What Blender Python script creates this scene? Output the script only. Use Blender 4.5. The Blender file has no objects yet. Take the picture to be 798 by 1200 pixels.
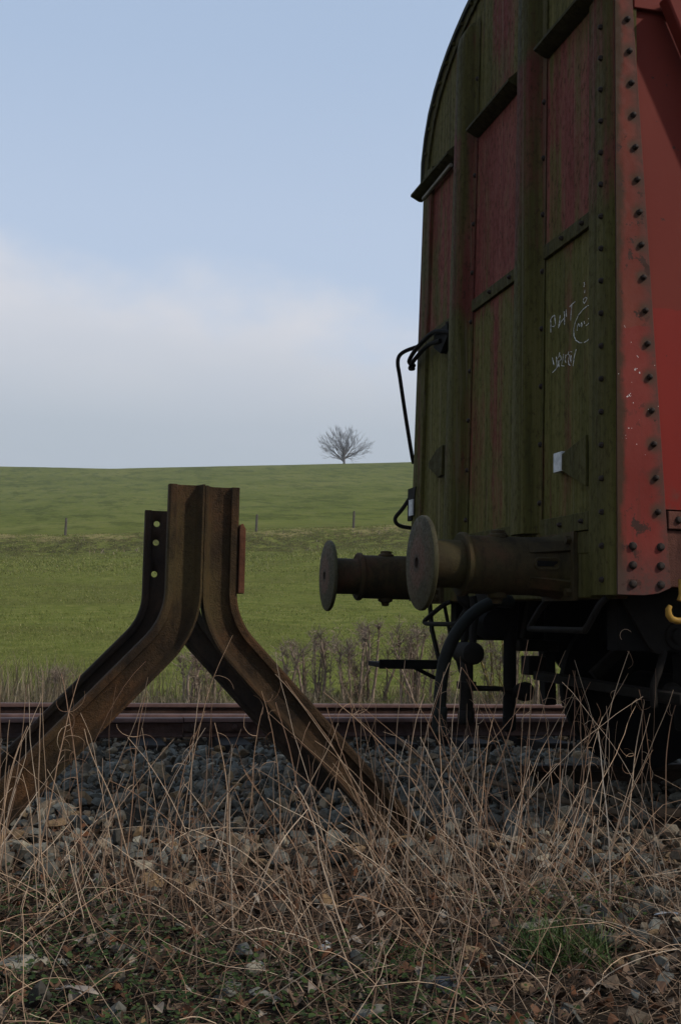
import bpy, bmesh, math, random
import numpy as np
from mathutils import Matrix, Vector

rng = np.random.default_rng(7)
random.seed(7)
SC = bpy.context.scene
COL = SC.collection

# ------------------------------------------------------------------ camera
CAM = np.array([-1.4389, -5.519, 0.8114])
PSI, TILT, ROLL, FPX = 0.2342, 0.0915, 0.0206, 1357.1
v0 = Vector((math.sin(PSI), math.cos(PSI), 0)); r0 = Vector((math.cos(PSI), -math.sin(PSI), 0)); u0 = Vector((0, 0, 1))
vv = v0 * math.cos(TILT) + u0 * math.sin(TILT)
uu = u0 * math.cos(TILT) - v0 * math.sin(TILT)
rc = r0 * math.cos(ROLL) + uu * math.sin(ROLL)
uc = uu * math.cos(ROLL) - r0 * math.sin(ROLL)
cam = bpy.data.cameras.new("camera")
cam.sensor_fit = 'VERTICAL'
cam.angle = 2 * math.atan(600 / FPX)
cam.clip_start = 0.05; cam.clip_end = 5000
camo = bpy.data.objects.new("camera", cam); COL.objects.link(camo)
M = Matrix((rc, uc, -vv)).transposed().to_4x4(); M.translation = Vector(CAM)
camo.matrix_world = M
SC.camera = camo

# ------------------------------------------------------------------ world, sun, exposure
SUN = Vector((0.595, -0.482, 0.643)).normalized()
EXPOSURE = 0.1
SKY_STRENGTH = 0.15
SUN_STRENGTH = 2.6
w = bpy.data.worlds.new("World"); SC.world = w; w.use_nodes = True
nt = w.node_tree; N = nt.nodes; Lk = nt.links; N.clear()
out = N.new('ShaderNodeOutputWorld'); bg = N.new('ShaderNodeBackground'); bg.inputs['Strength'].default_value = SKY_STRENGTH
sky = N.new('ShaderNodeTexSky'); sky.sky_type = 'NISHITA'; sky.sun_disc = False
sky.sun_elevation = math.asin(SUN.z); sky.sun_rotation = math.atan2(SUN.x, SUN.y)
sky.air_density = 1.0; sky.dust_density = 1.6; sky.ozone_density = 1.0
tc = N.new('ShaderNodeTexCoord')
sep = N.new('ShaderNodeSeparateXYZ'); Lk.new(tc.outputs['Generated'], sep.inputs[0])
def wnoise(scl, loc, detail, rough):
    mp = N.new('ShaderNodeMapping'); mp.inputs['Scale'].default_value = scl; mp.inputs['Location'].default_value = loc
    Lk.new(tc.outputs['Generated'], mp.inputs[0])
    nz = N.new('ShaderNodeTexNoise'); nz.inputs['Scale'].default_value = 1.0; nz.inputs['Detail'].default_value = detail; nz.inputs['Roughness'].default_value = rough
    Lk.new(mp.outputs[0], nz.inputs['Vector']); return nz.outputs['Fac']
def wmad(a, b, c):
    m = N.new('ShaderNodeMath'); m.operation = 'MULTIPLY_ADD'
    for k, v in enumerate((a, b, c)):
        if isinstance(v, float): m.inputs[k].default_value = v
        else: Lk.new(v, m.inputs[k])
    return m.outputs[0]
def wramp(v, stops, ease=False):
    r = N.new('ShaderNodeValToRGB'); e = r.color_ramp.elements
    if ease: r.color_ramp.interpolation = 'EASE'
    while len(e) < len(stops): e.new(.5)
    for q, (p, c) in zip(e, stops): q.position = p; q.color = c + (1,)
    Lk.new(v, r.inputs[0]); return r.outputs[0]
def wmix(f, a, b):
    m = N.new('ShaderNodeMix'); m.data_type = 'RGBA'
    if isinstance(f, float): m.inputs['Factor'].default_value = f
    else: Lk.new(f, m.inputs['Factor'])
    Lk.new(a, m.inputs['A']); Lk.new(b, m.inputs['B']); return m.outputs['Result']
# bank of pale cloud up to about 19 degrees with a soft billowing edge; above it blue seen through a thin veil
u_ = wmad(sep.outputs['X'], .17, sep.outputs['Z'])
u_ = wmad(wnoise((5, 5, 9), (.35, .2, .4), 7, .55), .22, u_)
u_ = wmad(wnoise((14, 14, 22), (1.3, 2.2, .4), 4, .55), .05, u_)
mask = wramp(u_, [(.375, (1., 1., 1.)), (.465, (0., 0., 0.))], True)
cloud = wramp(sep.outputs['Z'], [(.10, (.425, .485, .55)), (.16, (.45, .505, .57)), (.24, (.635, .65, .70)), (.30, (.645, .665, .725)), (.42, (.54, .60, .70))])
cloud = wmix(wramp(wnoise((6, 6, 16), (4, 1, 2), 5, .5), [(.4, (0., 0., 0.)), (.7, (.35, .35, .35))], True), cloud, wramp(sep.outputs['Z'], [(.10, (.47, .51, .57)), (.3, (.50, .56, .66))]))
clear = wramp(sep.outputs['Z'], [(.22, (.51, .60, .74)), (.33, (.485, .58, .735)), (.45, (.42, .53, .705)), (.9, (.30, .42, .62))])
def wscale(c):
    m = N.new('ShaderNodeVectorMath'); m.operation = 'SCALE'; m.inputs['Scale'].default_value = 1 / SKY_STRENGTH; Lk.new(c, m.inputs[0]); return m.outputs[0]
clear = wmix(.85, sky.outputs[0], wscale(clear))
Lk.new(wmix(mask, clear, wscale(cloud)), bg.inputs['Color']); Lk.new(bg.outputs[0], out.inputs['Surface'])

sl = bpy.data.lights.new("sun", 'SUN'); sl.energy = SUN_STRENGTH; sl.angle = math.radians(2.5); sl.color = (1.0, 0.93, 0.84)
so = bpy.data.objects.new("sun", sl); COL.objects.link(so)
so.rotation_euler = SUN.to_track_quat('Z', 'Y').to_euler(); so.location = (20, -20, 30)
SC.view_settings.view_transform = 'Standard'; SC.view_settings.look = 'None'
SC.view_settings.exposure = EXPOSURE; SC.view_settings.gamma = 1
SC.view_settings.use_curve_mapping = False

# ------------------------------------------------------------------ material helpers
class NB:
    def __init__(s, name):
        s.m = bpy.data.materials.new(name); s.m.use_nodes = True
        s.t = s.m.node_tree; s.n = s.t.nodes; s.l = s.t.links
        s.b = s.n['Principled BSDF']
        g = s.n.new('ShaderNodeNewGeometry'); s.pos = g.outputs['Position']; s.isl = g.outputs['Random Per Island']
        x = s.n.new('ShaderNodeSeparateXYZ'); s.l.new(s.pos, x.inputs[0]); s.x, s.y, s.z = x.outputs
    def inp(s, sock, v):
        if hasattr(v, 'is_linked') or isinstance(v, bpy.types.NodeSocket): s.l.new(v, sock)
        elif isinstance(v, (tuple, list)) and len(v) == 3 and sock.type == 'RGBA': sock.default_value = tuple(v) + (1,)
        else: sock.default_value = v
    def noise(s, scale=1.0, sxyz=(1, 1, 1), detail=4, rough=.55, off=(0, 0, 0), out='Fac', dist=0):
        m = s.n.new('ShaderNodeMapping'); m.inputs['Scale'].default_value = [scale * k for k in sxyz]; m.inputs['Location'].default_value = off
        s.l.new(s.pos, m.inputs[0])
        n = s.n.new('ShaderNodeTexNoise'); n.inputs['Scale'].default_value = 1; n.inputs['Detail'].default_value = detail
        n.inputs['Roughness'].default_value = rough; n.inputs['Distortion'].default_value = dist
        s.l.new(m.outputs[0], n.inputs['Vector']); return n.outputs[out]
    def math(s, op, a, b=0.0, c=0.0, clamp=False):
        n = s.n.new('ShaderNodeMath'); n.operation = op; n.use_clamp = clamp
        for i, q in enumerate((a, b, c)): s.inp(n.inputs[i], q)
        return n.outputs[0]
    def rng(s, v, a, b, c=0.0, d=1.0, smooth=True):
        n = s.n.new('ShaderNodeMapRange'); n.interpolation_type = 'SMOOTHSTEP' if smooth else 'LINEAR'
        s.inp(n.inputs[0], v)
        for i, q in enumerate((a, b, c, d)): n.inputs[i + 1].default_value = q
        return n.outputs[0]
    def mix(s, f, a, b):
        n = s.n.new('ShaderNodeMix'); n.data_type = 'RGBA'
        s.inp(n.inputs['Factor'], f); s.inp(n.inputs['A'], a); s.inp(n.inputs['B'], b); return n.outputs['Result']
    def ramp(s, v, stops):
        n = s.n.new('ShaderNodeValToRGB'); s.inp(n.inputs[0], v); e = n.color_ramp.elements
        while len(e) < len(stops): e.new(0.5)
        for q, (p, c) in zip(e, stops): q.position = p; q.color = tuple(c) + (1,)
        return n.outputs[0]
    def bump(s, h, strength=.3, dist=.01):
        n = s.n.new('ShaderNodeBump'); n.inputs['Strength'].default_value = strength; n.inputs['Distance'].default_value = dist
        s.inp(n.inputs['Height'], h); s.l.new(n.outputs[0], s.b.inputs['Normal'])
    def done(s, col, rough=.8, metal=0.0, spec=.35):
        s.inp(s.b.inputs['Base Color'], col); s.inp(s.b.inputs['Roughness'], rough); s.inp(s.b.inputs['Metallic'], metal)
        s.b.inputs['Specular IOR Level'].default_value = spec
        return s.m

def mat_rust(name, a, b, c, moss=(.075, .062, .02), mossamt=.5, rough=.8, bump=.5):
    q = NB(name)
    n1 = q.noise(4, detail=7, rough=.62); n2 = q.noise(60, detail=4, rough=.75); n3 = q.noise(2.6, (1, 1, .5), detail=5, off=(3, 1, 2)); n4 = q.noise(14, (1, 1, .35), detail=5, rough=.7, off=(1, 5, 2))
    col = q.ramp(n1, [(.32, a), (.5, b), (.68, c)])
    col = q.mix(q.math('MULTIPLY', q.rng(n3, .47, .66), mossamt), col, moss)
    col = q.mix(q.math('MULTIPLY', q.rng(n4, .5, .68), .6), col, tuple(k * .5 for k in a))
    col = q.mix(q.math('MULTIPLY', q.rng(n2, .45, .7), .5), col, tuple(k * .4 for k in b))
    q.bump(q.math('ADD', n2, q.noise(170, detail=3)), bump, .006)
    return q.done(col, rough, spec=.14)

def mat_wagon_end(name, bias=0.0, dark=1.0):
    q = NB(name)
    st = q.noise(1, (8, 8, .45), detail=7, rough=.62)
    st2 = q.noise(1, (26, 26, .8), detail=5, rough=.7, off=(5, 2, 1))
    st3 = q.noise(1, (60, 60, 1.6), detail=4, rough=.7, off=(9, 9, 9))
    blot = q.noise(2.2, (1, 1, .7), detail=6, rough=.6, off=(1, 7, 3))
    fine = q.noise(42, (1, 1, .6), detail=5, rough=.75)
    # rain-washed red between the two upper rails, algae below and above
    zmid = q.math('MULTIPLY', q.rng(q.z, 2.36, 2.60), q.rng(q.z, 3.58, 3.42))
    g = q.math('MULTIPLY_ADD', zmid, -.36, .70 + bias)
    g = q.math('ADD', g, q.math('MULTIPLY_ADD', st, 1.5, -.75))
    g = q.math('ADD', g, q.math('MULTIPLY_ADD', blot, 1.3, -.65))
    g = q.math('ADD', g, q.math('MULTIPLY_ADD', st2, .5, -.25))
    alg = q.rng(g, .26, .66)
    low = q.rng(q.z, 2.55, 2.35, 0, .45)
    red = q.mix(q.rng(q.math('ADD', q.math('MULTIPLY', blot, .65), q.math('MULTIPLY', st2, .35)), .38, .62), (.118, .025, .018), (.175, .054, .040))
    red = q.mix(q.rng(fine, .5, .75, 0, .5), red, (.080, .038, .022))
    green = q.ramp(st2, [(.30, (.032, .027, .007)), (.48, (.064, .055, .011)), (.62, (.092, .077, .020)), (.75, (.130, .108, .040))])
    green = q.mix(q.rng(blot, .55, .75, 0, .55), green, (.078, .044, .019))
    green = q.mix(low, green, q.ramp(st2, [(.3, (.050, .046, .010)), (.5, (.090, .082, .017)), (.75, (.17, .145, .05))]))
    col = q.mix(alg, red, green)
    col = q.mix(q.rng(fine, .5, .70, 0, .7), col, (.024, .017, .009))
    col = q.mix(q.rng(q.noise(1, (30, 30, .30), detail=4, off=(3, 8, 2)), .58, .70, 0, .5), col, (.15, .125, .075))
    col = q.mix(q.rng(st3, .58, .80, 0, .45), col, (.022, .017, .009))
    if dark != 1.0: col = q.mix(1 - dark, col, (.014, .011, .006))
    q.bump(q.math('ADD', fine, q.noise(8, detail=4)), .4, .008)
    return q.done(col, q.rng(fine, .3, .7, .65, .95), spec=.10)

def mat_red_plate():
    q = NB("red_corner_paint")
    fine = q.noise(40, detail=5, rough=.7); blot = q.noise(4, (1, 1, .6), detail=6, off=(2, 5, 1)); chip = q.noise(13, detail=7, rough=.72, off=(8, 1, 4))
    edgez = q.math('MULTIPLY_ADD', q.noise(9, off=(4, 4, 4)), .05, 1.97)
    fresh = q.math('LESS_THAN', q.z, edgez)
    old = q.mix(q.rng(blot, .3, .7), (.118, .027, .018), (.155, .042, .027))
    new = q.mix(q.rng(blot, .35, .7), (.135, .020, .014), (.175, .034, .025))
    col = q.mix(fresh, old, new)
    # grime along the bolt line: dark rings round each bolt, fading with the paint
    bx = q.math('ADD', q.x, q.math('MULTIPLY_ADD', q.z, .0596, -.9118))
    vz = q.math('MULTIPLY_ADD', q.math('FRACT', q.math('MULTIPLY', q.math('SUBTRACT', q.z, 3.213), 1 / .135)), .135, -.0675)
    r = q.math('SQRT', q.math('ADD', q.math('MULTIPLY', bx, bx), q.math('MULTIPLY', vz, vz)))
    r = q.math('ADD', r, q.math('MULTIPLY_ADD', fine, .03, -.015))
    halo = q.math('MULTIPLY', q.rng(r, .050, .014, 0, .85), q.math('GREATER_THAN', q.z, 1.2))
    col = q.mix(halo, col, (.055, .036, .022))
    ex = q.math('SUBTRACT', q.x, q.math('MULTIPLY_ADD', q.z, -.0632, .954))       # right-hand edge of the tapered plate
    col = q.mix(q.math('MULTIPLY', q.rng(ex, -.055, -.005), q.rng(fine, .3, .62, .2, .85)), col, (.075, .040, .030))
    xe = q.math('ADD', q.x, q.math('MULTIPLY_ADD', q.noise(7, (1, 1, .6), detail=6, rough=.7, off=(2, 2, 9)), .10, -.05))
    col = q.mix(q.rng(xe, .705, .674, 0, .92), col, (.040, .026, .014))
    run = q.noise(1, (40, 40, 1.2), detail=5, rough=.65, off=(4, 6, 2))
    col = q.mix(q.rng(run, .54, .70, 0, .55), col, (.070, .030, .018))
    col = q.mix(q.math('MULTIPLY', q.rng(q.z, 1.16, .94), q.rng(fine, .25, .6, .3, .9)), col, (.065, .040, .032))
    ch = q.math('MULTIPLY', q.rng(chip, .585, .60), q.rng(q.noise(2.3, off=(6, 6, 1)), .47, .56))
    col = q.mix(ch, col, (.045, .022, .016))
    spk = q.math('MULTIPLY', q.rng(q.noise(34, detail=3, rough=.7, off=(3, 3, 3)), .685, .695), q.math('LESS_THAN', q.math('ABSOLUTE', q.math('SUBTRACT', q.z, 1.72)), .28))
    col = q.mix(spk, col, (.55, .53, .50))
    q.bump(q.math('ADD', chip, q.math('MULTIPLY', fine, .4)), .35, .005)
    return q.done(col, q.rng(fine, .3, .7, .6, .85), spec=.1)

def mat_red_door():
    q = NB("red_door_paint")
    fine = q.noise(30, (1, 1, .7), detail=5, rough=.65); blot = q.noise(2.5, (1, 1, .5), detail=5)
    fresh = q.math('LESS_THAN', q.z, q.math('MULTIPLY_ADD', q.noise(6, off=(1, 2, 1)), .06, 2.06))
    col = q.mix(fresh, q.mix(q.rng(blot, .3, .7), (.125, .018, .011), (.150, .025, .015)), q.mix(q.rng(blot, .3, .7), (.165, .015, .010), (.195, .020, .013)))
    col = q.mix(q.math('MULTIPLY', q.rng(q.z, 1.40, 1.28), q.rng(fine, .4, .6)), col, (.11, .035, .025))
    col = q.mix(q.rng(q.noise(22, detail=4, off=(7, 3, 2)), .70, .73), col, (.05, .02, .015))
    q.bump(fine, .12, .004)
    return q.done(col, .65, spec=.1)

def mat_plain(name, col, rough=.8, var=.35, scale=12, metal=0., col2=None, spec=.15):
    q = NB(name); n = q.noise(scale, detail=5, rough=.65)
    c2 = col2 or tuple(k * (1 - var) for k in col)
    q.bump(q.noise(scale * 6, detail=3), .25, .003)
    return q.done(q.mix(q.rng(n, .35, .65), col, c2), rough, metal, spec)

def mat_island(name, stops, rough=.85, nscale=30, dark=.35, spec=.1):
    q = NB(name)
    col = q.ramp(q.isl, stops)
    col = q.mix(q.rng(q.noise(nscale, detail=4, rough=.65), .4, .7, 0, dark), col, (.02, .018, .012))
    m = q.done(col, rough, spec=spec)
    return m

RUST = mat_rust("rusty_rail_steel", (.014, .009, .005), (.042, .024, .011), (.085, .040, .016), (.070, .050, .018), .65, .8, .9)  # moss patches, their gold raised to carry sunlight on the legs
RUST_SHADED = mat_rust("shaded_rusty_rail_steel", (.013, .009, .007), (.026, .016, .010), (.045, .025, .014), (.035, .030, .014), .4)  # darker copy of the rail rust; the wagon's shade is put into its colour
RUSTR = mat_rust("red_rust_plate", (.05, .018, .010), (.085, .032, .016), (.12, .05, .025), (.08, .05, .02), .25)
TRACK = mat_rust("track_rail_rust", (.022, .012, .009), (.042, .021, .015), (.068, .034, .024), (.06, .042, .03), .3, .7)
RAILHEAD_LIT = mat_plain("rail_head_lit", (.125, .072, .060), .5, .35, 8, .1)  # running-surface tone; also puts light on the head sides into colour
ENDP = mat_wagon_end("wagon_end_panel_paint")
POSTM = mat_wagon_end("wagon_post_paint", .06, .68)
RAILM = mat_wagon_end("wagon_cross_rail_paint", .40, .55)
CORNM = mat_wagon_end("wagon_corner_paint", .10, .72)
LEDGEM = mat_wagon_end("wagon_ledge_paint", .5, .4)
REDP = mat_red_plate(); REDD = mat_red_door()
BOLT = mat_plain("bolt_iron", (.035, .024, .018), .6, .4, 40)
SILLM = mat_rust("door_sill_rust", (.07, .024, .016), (.12, .045, .030), (.17, .06, .04), (.06, .03, .02), .4)
BLACK = mat_plain("underframe_shade_black", (.0075, .0065, .0055), .85, .45, 9)  # near-black: the shade under the wagon is put into this base colour
BLACKB = mat_plain("brake_gear_shade_black", (.012, .0095, .007), .8, .4, 12)  # base colour kept almost black to carry the shade around the gear
HOSE = mat_plain("hose_rubber", (.013, .014, .011), .7, .3, 14)
BUFM = mat_rust("buffer_casing_paint", (.020, .014, .007), (.046, .032, .013), (.080, .034, .017), (.050, .043, .012), .8, .75, .35)
BUFH = mat_rust("buffer_head_steel", (.030, .022, .013), (.062, .045, .024), (.10, .046, .026), (.068, .060, .022), .7, .62, .35)
YELLOW = mat_plain("yellow_hook_paint", (.36, .20, .035), .55, .45, 25)
WHITE = mat_plain("white_tag_paint", (.55, .55, .53), .6, .3, 30)
CHALK = mat_plain("chalk", (.85, .82, .76), .95, .7, 90)
CANV = mat_plain("wagon_roof_metal", (.05, .05, .035), .8, .4, 3)
SLEEPER = mat_plain("sleeper_wood", (.018, .014, .011), .9, .4, 10)
BARKD = mat_plain("dead_bush_bark", (.30, .225, .165), .9, .45, 14, col2=(.16, .118, .085))
BARKM = mat_plain("mossy_bark", (.10, .085, .05), .9, .4, 9, col2=(.15, .125, .025))
TREEB = mat_plain("bare_tree_bark", (.12, .105, .09), .9, .3, 1)
FPOST = mat_plain("weathered_post_wood", (.10, .085, .065), .9, .3, 5)
PALE = mat_plain("pale_stone", (.24, .22, .17), .9, .45, 16, col2=(.13, .115, .085))
WHITEST = mat_plain("white_stone", (.42, .41, .38), .85, .4, 22)
STONE = mat_island("ballast_stone", [(0, (.046, .042, .034)), (.25, (.105, .100, .082)), (.48, (.160, .156, .130)), (.62, (.155, .125, .088)), (.80, (.11, .085, .060)), (.92, (.22, .14, .07)), (1, (.30, .27, .20))], .85, 55, .5)
STALKM = mat_island("dry_stalk_straw", [(0, (.15, .078, .046)), (.3, (.30, .182, .110)), (.7, (.46, .315, .200)), (1, (.62, .48, .34))], .75, 30, .25)
LITTERM = mat_island("dry_litter", [(0, (.034, .021, .013)), (.4, (.088, .055, .034)), (.75, (.165, .108, .070)), (1, (.30, .22, .15))], .85, 40, .35)
LEAFM = mat_island("dead_leaf", [(0, (.032, .020, .013)), (.4, (.078, .048, .030)), (.62, (.11, .045, .021)), (.85, (.155, .115, .080)), (1, (.30, .26, .21))], .85, 60, .3)
GREENM = mat_island("green_weed_leaf", [(0, (.016, .028, .007)), (.5, (.028, .046, .011)), (1, (.048, .070, .018))], .6, 40, .25)
TUFTM = mat_island("green_grass_blade", [(0, (.030, .052, .014)), (.6, (.045, .078, .020)), (1, (.095, .10, .04))], .55, 20, .2)
FIELDM = mat_island("meadow_grass_blade", [(0, (.130, .150, .038)), (.5, (.165, .184, .050)), (.85, (.205, .205, .064)), (1, (.30, .26, .13))], .9, 8, .2, 0.0)
VERGEM = mat_island("dry_verge_blade", [(0, (.10, .075, .045)), (.5, (.19, .15, .095)), (.85, (.27, .22, .145)), (1, (.09, .10, .035))], .8, 10, .25)

# ------------------------------------------------------------------ mesh helpers
class MB:
    def __init__(s): s.v = []; s.f = []; s.m = []; s.cur = 0
    def mat(s, i): s.cur = i; return s
    def add(s, vs, fs):
        b = len(s.v); s.v += [tuple(p) for p in vs]
        for f in fs: s.f.append([b + i for i in f]); s.m.append(s.cur)
        return s
    def box(s, x0, x1, y0, y1, z0, z1):
        return s.add([(x0, y0, z0), (x1, y0, z0), (x1, y1, z0), (x0, y1, z0), (x0, y0, z1), (x1, y0, z1), (x1, y1, z1), (x0, y1, z1)],
                     [(3, 2, 1, 0), (4, 5, 6, 7), (0, 1, 5, 4), (1, 2, 6, 5), (2, 3, 7, 6), (3, 0, 4, 7)])
    def bar(s, a, b, wdt, hgt, up=(0, 0, 1)):
        a, b = Vector(a), Vector(b); d = (b - a).normalized(); side = d.cross(Vector(up)).normalized(); u = side.cross(d)
        vs = []
        for p in (a, b):
            for i, j in ((-1, -1), (1, -1), (1, 1), (-1, 1)): vs.append(p + side * i * wdt / 2 + u * j * hgt / 2)
        return s.add(vs, [(3, 2, 1, 0), (4, 5, 6, 7), (0, 1, 5, 4), (1, 2, 6, 5), (2, 3, 7, 6), (3, 0, 4, 7)])
    def tube(s, pts, r, n=10, cap=True):
        P = [Vector(p) for p in pts]; R = r if isinstance(r, (list, tuple, np.ndarray)) else [r] * len(P)
        T = []
        for i in range(len(P)):
            d = P[min(i + 1, len(P) - 1)] - P[max(i - 1, 0)]; T.append(d.normalized() if d.length > 1e-9 else Vector((0, 0, 1)))
        u = T[0].orthogonal().normalized(); b0 = len(s.v); vs = []; fs = []
        for i, p in enumerate(P):
            u = (u - T[i] * u.dot(T[i])); u = u.normalized() if u.length > 1e-6 else T[i].orthogonal().normalized()
            w_ = T[i].cross(u)
            for k in range(n):
                a = 2 * math.pi * k / n; vs.append(p + (u * math.cos(a) + w_ * math.sin(a)) * R[i])
        for i in range(len(P) - 1):
            for k in range(n): fs.append((i * n + k, i * n + (k + 1) % n, (i + 1) * n + (k + 1) % n, (i + 1) * n + k))
        if cap: fs.append(tuple(reversed(range(n)))); fs.append(tuple((len(P) - 1) * n + k for k in range(n)))
        return s.add(vs, fs)
    def lathe(s, o, prof, n=40, axis='X'):
        vs = []; fs = []
        for (x, r) in prof:
            for k in range(n):
                a = 2 * math.pi * k / n; c, d = r * math.cos(a), r * math.sin(a)
                q = {'X': (x, c, d), 'Y': (c, x, d), 'Z': (c, d, x)}[axis]
                vs.append((o[0] + q[0], o[1] + q[1], o[2] + q[2]))
        m = len(prof)
        for i in range(m - 1):
            for k in range(n): fs.append((i * n + k, (i + 1) * n + k, (i + 1) * n + (k + 1) % n, i * n + (k + 1) % n))
        fs.append(tuple(range(n))); fs.append(tuple((m - 1) * n + k for k in reversed(range(n))))
        return s.add(vs, fs)
    def prism(s, poly, axis, a, b):
        """poly in the two remaining axes (order xyz), extruded along axis from a to b"""
        def P(p, t): return {'X': (t, p[0], p[1]), 'Y': (p[0], t, p[1]), 'Z': (p[0], p[1], t)}[axis]
        n = len(poly); vs = [P(p, a) for p in poly] + [P(p, b) for p in poly]
        fs = [tuple(reversed(range(n))), tuple(range(n, 2 * n))] + [(i, (i + 1) % n, n + (i + 1) % n, n + i) for i in range(n)]
        return s.add(vs, fs)
    def dome(s, c, nrm, r, h, n=8):
        c = Vector(c); nrm = Vector(nrm).normalized(); u = nrm.orthogonal().normalized(); w_ = nrm.cross(u); vs = []; fs = []
        rows = ((1.0, 0), (.92, .45), (.6, .85))
        for rr, hh in rows:
            for k in range(n):
                a = 2 * math.pi * k / n; vs.append(c + (u * math.cos(a) + w_ * math.sin(a)) * r * rr + nrm * h * hh)
        vs.append(c + nrm * h)
        for i in range(2):
            for k in range(n): fs.append((i * n + k, i * n + (k + 1) % n, (i + 1) * n + (k + 1) % n, (i + 1) * n + k))
        for k in range(n): fs.append((2 * n + k, 2 * n + (k + 1) % n, 3 * n))
        return s.add(vs, fs)
    def warp(s, fn): s.v = [fn(p) for p in s.v]; return s
    def build(s, name, mats, parent=None, smooth=35, bevel=0, loc=None, recalc=True):
        me = bpy.data.meshes.new(name); o = bpy.data.objects.new(name, me); COL.objects.link(o)
        off = Vector((0, 0, 0))
        if parent is not None: o.parent = parent; off = Vector(parent.get('_w', (0, 0, 0)))
        if loc is not None: o.location = Vector(loc) - off; off = Vector(loc)
        vs = [(p[0] - off.x, p[1] - off.y, p[2] - off.z) for p in s.v]
        me.from_pydata(vs, [], s.f)
        for m in (mats if isinstance(mats, (list, tuple)) else [mats]): me.materials.append(m)
        me.polygons.foreach_set('material_index', s.m)
        if recalc:
            bm = bmesh.new(); bm.from_mesh(me); bmesh.ops.recalc_face_normals(bm, faces=bm.faces); bm.to_mesh(me); bm.free()
        if smooth:
            me.polygons.foreach_set('use_smooth', [True] * len(me.polygons)); me.set_sharp_from_angle(angle=math.radians(smooth))
        if bevel:
            b = o.modifiers.new('bevel', 'BEVEL'); b.width = bevel; b.segments = 2; b.limit_method = 'ANGLE'; b.angle_limit = math.radians(40)
        o['_w'] = tuple(off)
        return o

def tag(o, label=None, cat=None, group=None, kind=None):
    if label: o['label'] = label
    if cat: o['category'] = cat
    if group: o['group'] = group
    if kind: o['kind'] = kind
    return o
def thing(name, loc, label, cat, group=None):
    o = bpy.data.objects.new(name, None); COL.objects.link(o); o.location = loc; o['_w'] = tuple(loc); o.empty_display_size = .1
    return tag(o, label, cat, group)
def raw_mesh(name, V, F, mat, smooth=False, parent=None):
    """V (n,3), F (m,k) numpy arrays with constant k"""
    me = bpy.data.meshes.new(name); V = np.asarray(V, np.float32); F = np.asarray(F, np.int32); k = F.shape[1]
    me.vertices.add(len(V)); me.vertices.foreach_set('co', V.ravel())
    me.loops.add(F.size); me.loops.foreach_set('vertex_index', F.ravel())
    me.polygons.add(len(F)); me.polygons.foreach_set('loop_start', np.arange(len(F), dtype=np.int32) * k)
    me.polygons.foreach_set('use_smooth', np.full(len(F), smooth))
    me.update(calc_edges=True); me.materials.append(mat)
    o = bpy.data.objects.new(name, me); COL.objects.link(o)
    if parent is not None: o.parent = parent
    return o

# ------------------------------------------------------------------ terrain
_K = np.array([(8, -.12), (14, -.06), (20, .17), (30, .95), (45, 2.5), (60, 4.1), (69.5, 5.1), (71.5, 5.85), (74, 6.55), (78, 6.85), (95, 8.5), (120, 11.4), (200, 23.2), (280, 37.2), (312, 42.7), (330, 44.2), (350, 44.6), (420, 42), (700, 15), (1500, -20)])
def pchip(xk, yk, x):
    h = np.diff(xk); d = np.diff(yk) / h; m = np.zeros(len(xk)); m[0] = d[0]; m[-1] = d[-1]
    for i in range(1, len(xk) - 1):
        if d[i - 1] * d[i] > 0:
            w1 = 2 * h[i] + h[i - 1]; w2 = h[i] + 2 * h[i - 1]; m[i] = (w1 + w2) / (w1 / d[i - 1] + w2 / d[i])
    x = np.clip(x, xk[0], xk[-1]); i = np.clip(np.searchsorted(xk, x) - 1, 0, len(h) - 1); t = (x - xk[i]) / h[i]
    return (1 + 2 * t) * (1 - t) ** 2 * yk[i] + t * (1 - t) ** 2 * h[i] * m[i] + t * t * (3 - 2 * t) * yk[i + 1] + t * t * (t - 1) * h[i] * m[i + 1]
_ph = rng.uniform(0, 6.28, (14, 2)); _fr = rng.normal(0, 1, (14, 2))
def wob(x, y, scale):
    s = 0
    for k in range(14): s = s + np.sin(_fr[k, 0] * x * scale + _fr[k, 1] * y * scale + _ph[k, 0]) / 14 ** .5
    return s * .7
_YN = np.array([-60, -4, -2.8, -1.2, -.9, 1.3, 1.9, 2.7, 3.1, 5.9, 6.4, 7.5, 8.6, 9.5]); _ZN = np.array([-.3, -.22, -.18, -.17, -.13, -.13, -.2, -.23, -.22, -.22, -.16, -.13, -.12, -.12])
def H(x, y):
    x = np.asarray(x, float); y = np.asarray(y, float)
    D = (y - CAM[1]) * math.cos(PSI) + (x - CAM[0]) * math.sin(PSI)
    near = np.interp(y, _YN, _ZN) + .012 * wob(x, y, 4.5) + .022 * wob(x + 3, y, 1.6) * (y < -.8)
    lat = (x - CAM[0]) * math.cos(PSI) - (y - CAM[1]) * math.sin(PSI)
    far = pchip(_K[:, 0], _K[:, 1], D) + .0485 * np.clip(lat, -62, 300) * np.clip((D - 25) / 45, 0, 1)
    far = far + .02 * wob(x, y, 1.1) * np.clip((y - 10) / 10, 0, 1) + (.12 * wob(x, y, .35) + .10 * wob(x + 9, y, 1.5)) * np.clip((D - 60) / 5, 0, 1) * np.clip((82 - D) / 6, 0, 1) + .6 * wob(x, y, .02) * np.clip((D - 150) / 150, 0, 1)
    t = np.clip((y - 8) / 4, 0, 1)
    return near * (1 - t) + far * t

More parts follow.
